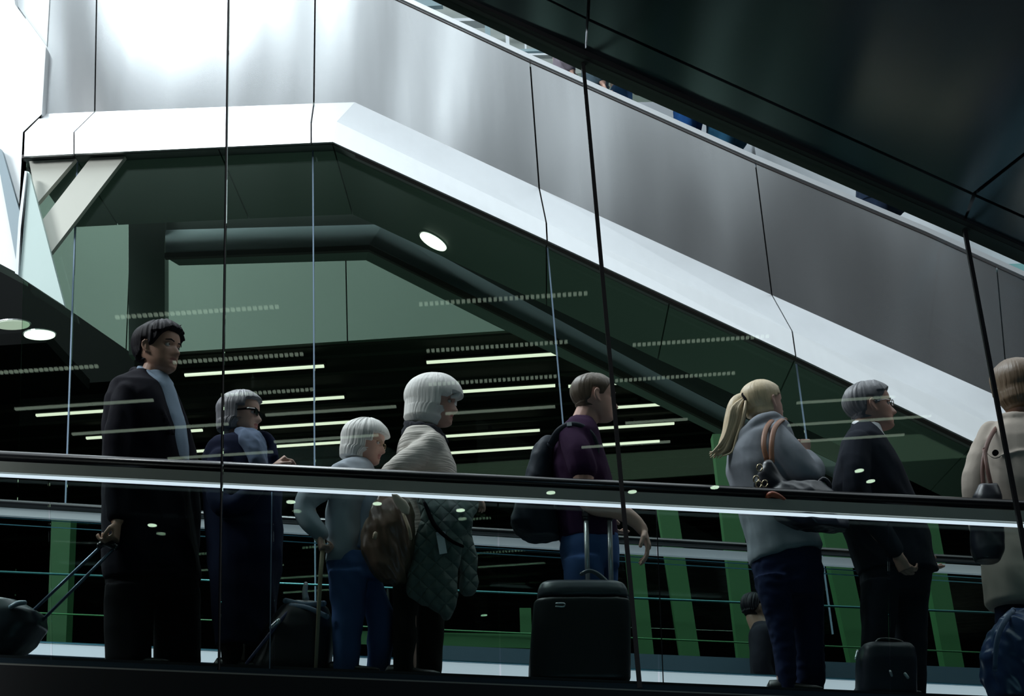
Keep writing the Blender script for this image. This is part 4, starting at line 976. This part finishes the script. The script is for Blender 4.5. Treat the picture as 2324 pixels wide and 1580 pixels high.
bm = bmesh.new(); rowsloft(bm, [(1232, 1258, 1000, .08), (1214, 1258, 1020, .12), (1202, 1256, 1048, .14), (1194, 1254, 1080, .15), (1184, 1256, 1120, .15), (1174, 1262, 1160, .15), (1168, 1270, 1195, .14), (1185, 1270, 1222, .11)], Y5)
rowsloft(bm, [(1178, 1210, 1120, .08, -.02), (1166, 1210, 1150, .10, -.02), (1160, 1210, 1190, .10, -.02), (1172, 1210, 1210, .08, -.02)], Y5)
cloth('bag_body', bm, M_BKPK, bp, .008, 2, .007, 10, 4)
bm = bmesh.new(); limb(bm, [(1250, 1010, -.12, .020), (1268, 982, -.16, .022), (1292, 968, -.165, .022), (1320, 972, -.16, .022), (1345, 995, -.15, .020), (1352, 1030, -.14, .018), (1340, 1080, -.16, .014), (1262, 1150, -.19, .012)], Y5, flat=.45, seg=10)
from_bm('shoulder_strap', bm, M_BKPK, bp, True)
bm = bmesh.new(); box(bm, P(1292, 963, Y5-.178), (.022, .01, .018)); from_bm('strap_badge', bm, M_COLLW, bp)['label'] = 'small white badge on the strap'

sc = thing('suitcase', 'large black upright suitcase with raised silver handle rods', 'suitcase', P(1315, fy(1315), Y5-.28))
YC = Y5-.22
M_CASE = mat('black_case', (.018, .020, .026), .42, bump=(60, .2, .002), spec=.5)
zf = floor_z(P(1315, 1550, YC).x)
bm = bmesh.new(); rowsloft(bm, [(1236, 1402, 1324, .08), (1226, 1416, 1330, .10), (1220, 1424, 1345, .115), (1218, 1428, 1362, .12)], YC, 40, .45)
cloth('case_lid', bm, mat('case_top', (.05, .06, .075), .35), sc, .008, 2, 0)
bm = bmesh.new(); rowsloft(bm, [(1220, 1428, 1366, .12), (1212, 1430, 1372, .125), (1206, 1430, 1440, .13), (1200, 1430, 1520, .13), (1200, 1430, 1546, .13), (1206, 1426, 1552, .12)], YC, 40, .4)
cloth('case_body', bm, M_CASE, sc, .008, 2, .0015)
M_ROD = mat('silver_rod', (.62, .63, .64), .35, .6)
for x0, x1 in ((1330, 1334), (1383, 1387)): bar('handle_rod', [P(x0, 1168, YC+.05), P(x1, 1330, YC+.05)], .0115, M_ROD, sc)
bm = bmesh.new(); limb(bm, [(1330, 1176, .05, .018), (1333, 1156, .05, .022), (1358, 1150, .05, .02), (1382, 1156, .05, .022), (1384, 1176, .05, .018)], YC); from_bm('handle_grip', bm, M_BLACK, sc, True)
bm = bmesh.new(); limb(bm, [(1320, 1303, -.02, .009), (1336, 1296, -.02, .009), (1355, 1302, -.02, .010), (1375, 1320, -.02, .011), (1385, 1334, -.02, .011)], YC); from_bm('carry_handle', bm, mat('case_handle', (.06, .075, .09), .3), sc, True)
bm = bmesh.new(); limb(bm, [(1262, 1370, -.13, .004), (1280, 1370, -.13, .004), (1280, 1377, -.13, .004), (1262, 1377, -.13, .004)], YC); from_bm('zip_pull', bm, M_ALU, sc, True)
for x in (1222, 1410):
    bm = bmesh.new(); g = bmesh.ops.create_cone(bm, segments=16, radius1=.028, radius2=.028, depth=.03, cap_ends=True)
    c = P(x, 1553, YC-.08)
    for v in bm.verts: v.co = Matrix.Rotation(math.pi/2, 3, 'X') @ v.co + Vector((c.x, c.y, floor_z(c.x)+.028))
    from_bm('wheel', bm, M_BLACK, sc, True)

# ---- ponytail woman
Y6 = YP+.0
t = person('woman with a long blonde ponytail in a grey hoodie and dark jeans', (1800, fy(1800), Y6), 'people standing on the moving walkway')
hd = Head(1733, 921, 103, Y6, yaw=-30, pitch=-4)
bm = bmesh.new(); hd.add_skull(bm); core(bm, (1728, 950), (1730, 1000), [(1735, 1060, .09), (1765, 1200, .09), (1780, 1260, .08)], Y6, .046)
limb(bm, [(1765, 1270, -.08, .045), (1785, 1560, -.08, .04)], Y6); limb(bm, [(1820, 1270, .08, .045), (1840, 1570, .08, .04)], Y6)
limb(bm, [(1762, 995, -.14, .045), (1830, 1075, -.18, .04), (1840, 1055, -.14, .034), (1826, 1030, -.10, .026)], Y6)
hand(bm, P(1826, 1032, Y6-.10), (.02, -.1, 1), (.3, 1, .1), .15, (1.0, 1.1, .8), thumb=1)
limb(bm, [(1740, 1000, .14, .045), (1800, 1090, .2, .04), (1860, 1110, .2, .028)], Y6); hand(bm, P(1862, 1112, Y6+.2), (1, 0, .2), (0, 0, -1), .16, (.5, .5, .4))
body(bm, hd, t, skin('skin_rosy', (.60, .37, .30)), (.45, .2, .17))
def h_pony(x, y, z):
    if x > .22 and z < .80-.22*max(0, .36-x): return -.04
    if x > -.02 and z < .56: return -.03
    if x > .12 and z < .62: return -.03
    if x < -.02 and z < .25: return -.02
    return .035
hd.hair(t, M_HBLD, h_pony, .22, strand=.006, fs=26)
bm = bmesh.new(); rnd = random.Random(4)
limb(bm, [(1692, 902, -.02, .030), (1676, 918, -.03, .046), (1668, 950, -.04, .050), (1660, 985, -.05, .046), (1645, 1012, -.05, .034), (1630, 1030, -.05, .012)], Y6, flat=.7)
for k in range(34):
    dx = rnd.uniform(-14, 16); dz = rnd.uniform(-.075, -.01)
    limb(bm, [(1690+dx*.2, 904, dz*.4-.02, .006), (1676+dx, 925, dz-.02, .008), (1668+dx, 960, dz-.02, .007), (1656+dx, 995, dz-.02, .006), (1640+dx*1.2+rnd.uniform(-4, 4), 1018+rnd.uniform(-6, 8), dz-.02, .005), (1626+dx*1.1, 1034+rnd.uniform(-10, 6), dz-.02, .002)], Y6, seg=6, sub=3)
from_bm('ponytail', bm, M_HBLD, t, True)
bm = bmesh.new(); limb(bm, [(1688, 896, -.05, .012), (1694, 908, -.06, .013), (1690, 918, -.05, .012)], Y6); limb(bm, [(1690, 896, .02, .012), (1696, 908, .03, .012), (1690, 918, .02, .012)], Y6); from_bm('hair_tie', bm, M_TRBLK, t, True)
bm = bmesh.new(); rowsloft(bm, [(1700, 1775, 958, .09), (1686, 1792, 974, .14), (1668, 1800, 1000, .17), (1652, 1808, 1035, .18), (1650, 1816, 1070, .18), (1660, 1824, 1110, .17), (1675, 1832, 1150, .17), (1690, 1845, 1195, .17), (1698, 1860, 1235, .17, 0, -4), (1700, 1866, 1262, .17, 0, -14), (1704, 1864, 1280, .165, 0, -36)], Y6)
limb(bm, [(1755, 990, -.13, .066), (1792, 1030, -.17, .068), (1822, 1068, -.18, .064), (1842, 1078, -.17, .054), (1846, 1060, -.14, .046), (1834, 1038, -.11, .036)], Y6)
limb(bm, [(1740, 995, .13, .06), (1800, 1085, .2, .055), (1850, 1106, .2, .035)], Y6)
limb(bm, [(1778, 955, -.04, .020), (1752, 948, -.10, .026), (1722, 958, -.12, .032), (1698, 985, -.09, .040), (1682, 1010, -.04, .040), (1680, 1020, .04, .03)], Y6); limb(bm, [(1690, 990, -.06, .045), (1672, 1018, -.02, .040)], Y6)
cloth('hoodie', bm, M_HOOD, t, .008, 2, .007, 8, 11)
bm = bmesh.new(); rowsloft(bm, [(1706, 1862, 1255, .15), (1708, 1866, 1290, .155), (1716, 1868, 1330, .15), (1728, 1866, 1360, .13)], Y6)
rowsloft(bm, [(1712, 1795, 1310, .095, -.08), (1728, 1800, 1370, .085, -.08), (1746, 1802, 1430, .075, -.08), (1758, 1806, 1490, .068, -.08), (1764, 1806, 1540, .06, -.08), (1768, 1806, fy(1785)-10, .055, -.08)], Y6)
rowsloft(bm, [(1780, 1868, 1310, .095, .07), (1795, 1868, 1370, .085, .07), (1800, 1868, 1430, .075, .07), (1802, 1870, 1490, .07, .07), (1804, 1872, 1540, .065, .07), (1806, 1868, fy(1838)-10, .055, .07)], Y6)
cloth('jeans', bm, M_DJEAN, t, .008, 2, .004, 12, 5, (1, 1, 1.6))
shoe(t, 1786, 1570, Y6-.08, .25); shoe(t, 1838, 1570, Y6+.07, .25)
sb = thing('shoulder_bag', 'large black shoulder bag with tan straps on the ponytail woman', 'handbag', P(1830, 1205, Y6-.3))
bm = bmesh.new(); rowsloft(bm, [(1752, 1862, 1096, .05, .02), (1742, 1890, 1120, .07), (1744, 1922, 1150, .08), (1760, 1930, 1175, .08, 0, 12), (1800, 1926, 1196, .07, 0, 8)], Y6-.30)
rowsloft(bm, [(1738, 1748, 1046, .02), (1722, 1765, 1070, .04), (1712, 1790, 1100, .05), (1740, 1800, 1125, .05)], Y6-.28)
M_BAGB = mat('black_bag_cloth', (.014, .016, .026), .35)
cloth('bag_body', bm, M_BAGB, sb, .008, 2, .008, 12, 2)
M_TAN = mat('tan_leather', (.30, .13, .07), .45)
for pts in ([(1741, 1045, 0, .012), (1733, 1010, .01, .012), (1738, 975, .06, .012), (1752, 955, .12, .012), (1765, 952, .2, .012)], [(1752, 1048, -.01, .012), (1751, 1010, -.0, .012), (1757, 975, .04, .012), (1772, 955, .10, .012), (1782, 953, .2, .012)]):
    bm = bmesh.new(); limb(bm, pts, Y6-.26, flat=.45, seg=8); from_bm('strap', bm, M_TAN, sb, True)
bm = bmesh.new(); limb(bm, [(1742, 1128, 0, .012), (1752, 1122, -.02, .014), (1772, 1130, -.01, .012), (1790, 1150, 0, .012), (1765, 1148, 0, .010)], Y6-.38); from_bm('strap_end', bm, mat('red_tan', (.34, .08, .035), .45), sb, True)
bm = bmesh.new()
for x, y in ((1724, 1062), (1716, 1088), (1722, 1100), (1736, 1098)):
    sweep(bm, [P(x+6*math.cos(a), y+8*math.sin(a), Y6-.33) for a in [2*math.pi*k/12 for k in range(13)]], [.0035]*13, 5)
from_bm('buckle', bm, mat('gold_metal', (.75, .6, .4), .25, .95), sb, True)
bm = bmesh.new(); limb(bm, [(1850, 1108, 0, .016), (1868, 1088, 0, .012), (1882, 1100, 0, .012), (1880, 1118, 0, .01)], Y6-.24); from_bm('strap_loop', bm, M_BAGB, sb, True)

# ---- man in suit
Y7 = YP+.02
t = person('grey haired man in rimless glasses, white collar and charcoal suit', (2025, fy(2025), Y7), 'people standing on the moving walkway')
hd = Head(1975, 930, 110, Y7, yaw=2, pitch=-3)
bm = bmesh.new(); hd.add_skull(bm); core(bm, (1966, 958), (1958, 1005), [(1962, 1060, .10), (2005, 1200, .10), (2025, 1280, .08)], Y7, .056)
limb(bm, [(2005, 1280, -.08, .045), (1992, 1570, -.08, .045)], Y7); limb(bm, [(2045, 1280, .08, .045), (2065, 1570, .08, .045)], Y7)
limb(bm, [(1950, 1020, -.14, .05), (1958, 1150, -.19, .045), (2035, 1255, -.19, .03)], Y7)
hand(bm, P(2035, 1256, Y7-.19), (.35, .1, -1), (.8, .5, 0), .17, (.6, .6, .5), thumb=-1)
limb(bm, [(1985, 1020, .14, .05), (2050, 1150, .19, .045), (2080, 1240, .19, .03)], Y7); hand(bm, P(2082, 1242, Y7+.19), (.3, 0, -1), (.9, 0, 0), .18, (.5, .5, .4))
body(bm, hd, t, skin('skin_ruddy', (.55, .31, .245)), (.42, .17, .14))
hd.hair(t, M_HSLT, h_short(.060, .78, .035, .44, .27, .18, .02), .24, strand=.016, nz=70)
hd.eyes(t, brow=M_HSLT); specs(hd, t, mat('clear_wire', (.7, .7, .7), .2, .9))
bm = bmesh.new(); rowsloft(bm, [(1948, 1996, 968, .07), (1945, 2002, 985, .08), (1955, 2012, 1003, .08), (1975, 2018, 1020, .07), (1990, 2020, 1060, .06)], Y7)
limb(bm, [(1940, 963, -.0, .016), (1950, 964, -.06, .018), (1975, 975, -.085, .018), (1996, 992, -.075, .018), (2007, 1000, -.05, .012)], Y7, flat=.55)
cloth('white_shirt', bm, M_COLLW, t, .006, 2, .002)
bm = bmesh.new(); rowsloft(bm, [(1936, 1972, 968, .085), (1922, 1988, 985, .13), (1911, 2002, 1005, .17), (1904, 2022, 1035, .185), (1896, 2042, 1070, .19), (1890, 2062, 1110, .19), (1900, 2084, 1160, .185), (1920, 2105, 1216, .18), (1938, 2116, 1262, .175), (1950, 2126, 1300, .17)], Y7)
limb(bm, [(1948, 1010, -.14, .066), (1940, 1070, -.19, .064), (1955, 1150, -.20, .058), (1998, 1205, -.20, .05), (2028, 1246, -.195, .04)], Y7); limb(bm, [(1985, 1010, .14, .066), (2045, 1130, .2, .06), (2078, 1236, .19, .045)], Y7)
limb(bm, [(1938, 966, 0, .02), (1948, 972, -.075, .022), (1975, 995, -.13, .018), (1992, 1030, -.15, .012)], Y7, flat=.6)
cloth('suit_jacket', bm, M_SUIT, t, .008, 2, .007, 7, 13)
bm = bmesh.new(); rowsloft(bm, [(1955, 2112, 1285, .15), (1955, 2110, 1320, .15), (1960, 2105, 1350, .13)], Y7)
rowsloft(bm, [(1955, 2040, 1320, .09, -.08), (1955, 2030, 1430, .08, -.08), (1958, 2025, fy(1990)-10, .07, -.08)], Y7); rowsloft(bm, [(2020, 2108, 1320, .09, .08), (2025, 2102, 1430, .08, .08), (2030, 2100, fy(2065)-10, .07, .08)], Y7)
cloth('trousers', bm, M_SUIT, t, seed=8)
shoe(t, 1992, 1575, Y7-.08, .3); shoe(t, 2065, 1575, Y7+.08, .3)
cs = thing('cabin_bag', 'small dark blue wheeled bag in front of the suited man legs', 'suitcase', P(2005, fy(2005), Y7-.3))
bm = bmesh.new(); rowsloft(bm, [(1962, 2062, 1462, .07), (1950, 2072, 1474, .09), (1946, 2076, 1500, .10), (1944, 2076, 1580, .10)], YC, 32, .5)
cloth('case_body', bm, mat('navy_case', (.015, .018, .035), .45), cs, .008, 2, .002)
bm = bmesh.new(); limb(bm, [(1985, 1466, -.02, .01), (2000, 1452, -.02, .01), (2040, 1456, -.02, .01), (2056, 1470, -.02, .01)], YC); from_bm('carry_handle', bm, M_BLACK, cs, True)
bm = bmesh.new(); limb(bm, [(1946, 1478, -.05, .006), (1942, 1496, -.06, .006)], YC); limb(bm, [(2054, 1530, -.10, .007), (2060, 1538, -.10, .007)], YC); limb(bm, [(2020, 1524, -.10, .006), (2024, 1534, -.10, .006)], YC); from_bm('buckle', bm, M_ALU, cs, True)

# ---- woman in trench coat, seen from behind
Y8 = YP+.05
t = person('light brown haired person seen from behind in a beige trench coat', (2320, fy(2320), Y8), 'people standing on the moving walkway')
hd = Head(2308, 884, 108, Y8, yaw=-105)
bm = bmesh.new(); hd.add_skull(bm); core(bm, (2308, 920), (2312, 970), [(2315, 1040, .10), (2318, 1250, .10)], Y8, .048)
limb(bm, [(2295, 1270, 0, .045), (2290, 1575, 0, .04)], Y8); limb(bm, [(2345, 1270, 0, .045), (2350, 1580, 0, .04)], Y8)
limb(bm, [(2245, 1000, 0, .045), (2212, 1110, -.03, .04), (2222, 1210, -.06, .028)], Y8); hand(bm, P(2222, 1212, Y8-.06), (.05, 0, -1), (.9, 0, 0), .16, (.5, .4, .4))
limb(bm, [(2385, 1000, 0, .045), (2410, 1110, -.03, .04), (2408, 1230, -.06, .028)], Y8); hand(bm, P(2408, 1232, Y8-.06), (0, 0, -1), (-.9, 0, 0), .16, (.5, .4, .4), thumb=-1)
body(bm, hd, t, skin('skin_fair_b', (.58, .36, .29)), (.4, .2, .17))
def h_long(x, y, z):
    if x > .2 and z < .7: return -.03
    return .13*min(1, .3+z*4)
hd.hair(t, M_HLBR, h_long, .02, strand=.012, xfl=.12, hb=-.42, hw=.33, fs=24)
bm = bmesh.new(); rowsloft(bm, [(2278, 2346, 948, .08), (2258, 2366, 962, .11), (2238, 2388, 980, .13), (2224, 2402, 1005, .15), (2216, 2412, 1050, .16), (2218, 2412, 1110, .16), (2226, 2405, 1170, .15), (2230, 2400, 1230, .15), (2234, 2402, 1300, .17), (2240, 2404, 1366, .17), (2250, 2400, 1378, .16)], Y8)
limb(bm, [(2250, 985, 0, .06), (2226, 1040, -.02, .06), (2210, 1100, -.04, .056), (2216, 1160, -.05, .05), (2222, 1200, -.06, .042)], Y8); limb(bm, [(2380, 985, 0, .06), (2405, 1100, -.03, .055), (2408, 1220, -.06, .04)], Y8)
limb(bm, [(2275, 948, -.06, .02), (2310, 944, -.10, .022), (2345, 950, -.06, .02)], Y8, flat=.7)
limb(bm, [(2232, 1022, -.12, .006), (2258, 1040, -.15, .007), (2282, 1030, -.155, .006), (2330, 1024, -.16, .006), (2385, 1038, -.14, .006)], Y8)
cloth('trench_coat', bm, M_TRENCH, t, .008, 2, .005, 7, 17)
bm = bmesh.new(); g = bmesh.ops.create_cone(bm, segments=14, radius1=.014, radius2=.014, depth=.012, cap_ends=True)
for v in bm.verts: v.co = Matrix.Rotation(math.pi/2, 3, 'X') @ v.co + P(2259, 1028, Y8-.205)
from_bm('coat_button', bm, M_TRBLK, t)
bm = bmesh.new(); rowsloft(bm, [(2262, 2322, 1360, .09), (2264, 2318, 1450, .08), (2266, 2314, fy(2290)-10, .06)], Y8); rowsloft(bm, [(2318, 2378, 1360, .09), (2324, 2376, 1450, .08), (2328, 2372, fy(2350)-10, .06)], Y8)
cloth('trousers', bm, M_DJEAN, t, fold=.004)
shoe(t, 2290, 1585, Y8, .25, -80); shoe(t, 2350, 1585, Y8, .25, -80)
tb = thing('tote_bag', 'dark tote bag with brown strap on the shoulder of the trench coat wearer', 'handbag', P(2240, 1300, Y8-.25))
bm = bmesh.new(); rowsloft(bm, [(2222, 2262, 1100, .04), (2208, 2272, 1130, .06), (2204, 2276, 1190, .07), (2206, 2276, 1250, .07), (2214, 2268, 1275, .06)], Y8-.24); cloth('bag_body', bm, M_BAGB, tb, .008, 2, .006, 9, 1)
for a in ([(2232, 1104, 0, .010), (2230, 1060, .02, .010), (2240, 1010, .06, .010), (2258, 975, .14, .010), (2272, 965, .22, .010)], [(2250, 1104, 0, .010), (2240, 1060, .01, .010), (2234, 1020, .05, .010)]):
    bm = bmesh.new(); limb(bm, a, Y8-.24, flat=.5, seg=8); from_bm('strap', bm, mat('brown_strap', (.14, .06, .045), .5), tb, True)
bb = thing('blue_bag', 'shiny dark blue travel bag at the lower right corner', 'travel bag', P(2260, fy(2260), Y8-.25))
bm = bmesh.new(); rowsloft(bm, [(2292, 2340, 1385, .05), (2262, 2350, 1420, .09), (2240, 2352, 1450, .10), (2226, 2352, 1490, .11), (2232, 2348, 1540, .11), (2250, 2344, 1588, .10)], Y8-.24)
cloth('bag_body', bm, mat('blue_nylon', (.03, .06, .16), .3), bb, .008, 2, .012, 11, 4)
bm = bmesh.new(); limb(bm, [(2300, 1385, -.05, .012), (2275, 1420, -.10, .012), (2262, 1460, -.12, .012), (2258, 1520, -.12, .010)], Y8-.24, flat=.5); from_bm('strap', bm, mat('blue_strap', (.10, .14, .26), .4), bb, True)

# ---- trolley case of the tall man
tc_ = thing('suitcase', 'dark trolley suitcase tilted at lower left with two long handle rods', 'suitcase', P(40, fy(40), Y1-.2))
M_RODD = mat('dark_blue_rod', (.10, .14, .20), .35, .6)
for a in (((232, 1238), (48, 1412)), ((258, 1246), (92, 1412))): bar('handle_rod', [P(*a[0], Y1-.2), P(*a[1], Y1-.2)], .008, M_RODD, tc_)
bm = bmesh.new(); limb(bm, [(226, 1238, 0, .014), (242, 1232, 0, .018), (262, 1242, 0, .016)], Y1-.2); from_bm('handle_grip', bm, M_BLACK, tc_, True)
bm = bmesh.new(); rowsloft(bm, [(-60, 50, 1368, .13), (-90, 95, 1395, .15), (-120, 100, 1425, .15), (-150, 75, 1460, .15), (-160, 40, 1490, .14), (-150, 0, fy(0)-3, .12)], Y1-.2, 36, .6)
cloth('case_body', bm, mat('dark_navy_case', (.014, .020, .032), .35), tc_, .009, 2, .003)
bm = bmesh.new(); limb(bm, [(24, 1378, -.15, .010), (40, 1370, -.15, .012), (56, 1368, -.14, .010)], Y1-.2); from_bm('carry_handle', bm, mat('case_grip_grey', (.20, .26, .34), .35), tc_, True)

# ---- black wheeled bag by the cane
rb = thing('wheeled_bag', 'black domed wheeled bag with pale top straps left of the blue jeans', 'suitcase', P(660, fy(660), Y3-.1))
YB = Y3-.02
bm = bmesh.new(); rowsloft(bm, [(668, 722, 1366, .06), (640, 742, 1378, .10), (622, 750, 1400, .12), (604, 754, 1430, .13), (590, 754, 1470, .13), (576, 752, 1510, .13), (570, 750, fy(660)-4, .12)], YB, 32, .75)
cloth('bag_body', bm, mat('black_nylon_bag', (.010, .011, .018), .5), rb, .008, 2, .004)
bm = bmesh.new(); limb(bm, [(648, 1364, -.08, .013), (690, 1372, -.10, .012), (735, 1370, -.08, .013)], YB, flat=.5); limb(bm, [(660, 1374, -.10, .010), (700, 1380, -.12, .010), (742, 1400, -.12, .012)], YB, flat=.6)
from_bm('top_strap', bm, mat('steel_blue_strap', (.16, .22, .32), .5), rb, True)
bm = bmesh.new(); limb(bm, [(670, 1374, -.10, .010), (640, 1405, -.12, .009), (600, 1455, -.12, .008), (560, 1505, -.12, .007)], YB, flat=.6); from_bm('diagonal_strap', bm, mat('violet_strap', (.05, .05, .14), .5), rb, True)
bm = bmesh.new(); limb(bm, [(616, 1424, -.13, .010), (632, 1410, -.13, .012)], YB); from_bm('buckle', bm, M_ALU, rb, True)
bm = bmesh.new(); limb(bm, [(694, 1326, -.02, .010), (692, 1345, -.02, .013), (694, 1360, -.02, .016)], YB); from_bm('pull_handle', bm, mat('pale_handle', (.65, .66, .70), .35), rb, True)

# ================================================================ PEOPLE ON THE UPPER ESCALATOR (only waists show)
YU = YS2+.72
def rider(label, x, y, w, jm, tm, skinm, sleeve=False, YU=YU):
    """x,y: waist pixel; figure stands on the steps behind the side panels"""
    c = P(x, y, YU); t = thing('person', label, 'person', (c.x, YU, c.z-.95), 'people riding the steel escalator')
    k = w/2
    bm = bmesh.new()
    g = lambda dy: y+dy
    hd = Head(x+4, y-185, 58, YU); hd.add_skull(bm, 24, 24)
    limb(bm, [(x, y-165, 0, .055), (x-2, y-140, 0, .06)], YU); limb(bm, [(x-2, y-130, 0, .11), (x, y-60, 0, .11), (x, y, 0, .11)], YU)
    for sd in (-1, 1):
        limb(bm, [(x+sd*3, y, sd*.08, .08), (x+sd*8, y+95, sd*.08, .055), (x+sd*4, y+180, sd*.08, .045)], YU)
        limb(bm, [(x-3, y-120, sd*.17, .05), (x-2, y-50, sd*.21, .04), (x+18, y-2, sd*.2, .03)], YU)
        hand(bm, P(x+19, y+2, YU+sd*.2), (.3, 0, -1), (.8, 0, 0), .17, (.4, .4, .3), thumb=sd)
    me = fuse(bm, .011, 1); me.name = 'body'; link('body', me, skinm, t, True)
    bm = bmesh.new(); rowsloft(bm, [(x-18, x+16, y-142, .10), (x-k*.8, x+k*.8, y-125, .18), (x-k, x+k*.95, y-70, .19), (x-k, x+k, y-20, .18), (x-k, x+k, y+(25 if sleeve else -8), .18)], YU)
    for sd in (-1, 1): limb(bm, [(x-3, y-120, sd*.17, .07), (x-2, y-50, sd*.21, .06), (x+15, y-10, sd*.2, .045)], YU)
    cloth('jacket', bm, jm, t, .012, 2, .008, 9, x)
    bm = bmesh.new(); rowsloft(bm, [(x-k, x+k, y-14, .16), (x-k, x+k, y+20, .17), (x-k*.9, x+k*.95, y+40, .15)], YU)
    for sd in (-1, 1): limb(bm, [(x+sd*3, y+20, sd*.08, .095), (x+sd*8, y+95, sd*.08, .07), (x+sd*4, y+185, sd*.08, .06)], YU)
    cloth('trousers', bm, tm, t, .012, 2, .008, 9, x)
    bm = bmesh.new()
    for sd in (-1, 1):
        q = P(x+8, y+190, YU+sd*.08); box(bm, (q.x, q.y, q.z-.02), (.26, .09, .08))
    bmesh.ops.bevel(bm, geom=bm.edges[:], offset=.02, segments=2, affect='EDGES'); from_bm('shoes', bm, MATS['black_shoe'], t)
    return t
MJ1 = fab('mauve_grey_coat', (.16, .14, .17)); MJ2 = fab('slate_jacket', (.045, .07, .09)); MB = fab('bright_denim', (.035, .11, .24)); MB2 = fab('royal_blue_trousers', (.01, .06, .20)); MT = fab('teal_blue_trousers', (.015, .07, .13)); MK = fab('midnight_skirt', (.012, .022, .045))
rider('waist of a rider in a mauve grey coat at the top of the gap', 1280, 165, 50, MJ1, MJ2, skin('skin_u', (.5, .3, .24)), True)
rider('waist of a rider in a slate jacket beside the second long joint', 1350, 190, 62, MJ2, MJ2, MATS['skin_u'], True, YU-.26)
rider('rider in light blue denim with a pink hand at the hip', 1410, 190, 38, MJ2, MB, MATS['skin_u'], False, YU+.28)
rider('rider in royal blue trousers below the white parapet block', 1562, 250, 66, MB2, MB2, MATS['skin_u'])
rider('rider in teal blue trousers left of the white rail post', 1650, 290, 92, MT, MT, MATS['skin_u'])
rider('rider in a midnight blue skirt near the third long joint', 2000, 440, 110, MK, MK, MATS['skin_u'], True)

# ---- small dark figure beyond the walkway
YK = YPO-.45
t = thing('person', 'small dark silhouetted figure in front of a green post', 'person', P(1745, 1640, YK))
hd = Head(1712, 1384, 66, YK, yaw=-30, pitch=15)
bm = bmesh.new(); hd.add_skull(bm, 30, 32); limb(bm, [(1712, 1402, 0, .05), (1725, 1425, 0, .06)], YK); limb(bm, [(1735, 1450, 0, .07), (1742, 1560, 0, .07), (1745, 1640, 0, .07)], YK)
for sd in (-1, 1): limb(bm, [(1730, 1440, sd*.16, .05), (1728, 1510, sd*.2, .04), (1755, 1560, sd*.2, .03)], YK); hand(bm, P(1757, 1563, YK+sd*.2), (.6, 0, -.6), (.5, 0, .5), .17, (.5, .5, .4), thumb=sd)
body(bm, None, t, skin('skin_dim', (.22, .13, .10)), (.2, .1, .1), .008)
hd.hair(t, M_HBLK, h_short(.07, .78, .05, .44, .26, .18), .22, strand=.03)
bm = bmesh.new(); rowsloft(bm, [(1708, 1745, 1416, .09), (1700, 1772, 1436, .17), (1704, 1790, 1480, .19), (1708, 1794, 1560, .18), (1710, 1796, 1660, .18)], YK)
for sd in (-1, 1): limb(bm, [(1730, 1442, sd*.16, .065), (1728, 1510, sd*.2, .055), (1752, 1555, sd*.2, .045)], YK)
cloth('coat', bm, M_JBLK, t, .010, 2, .005)
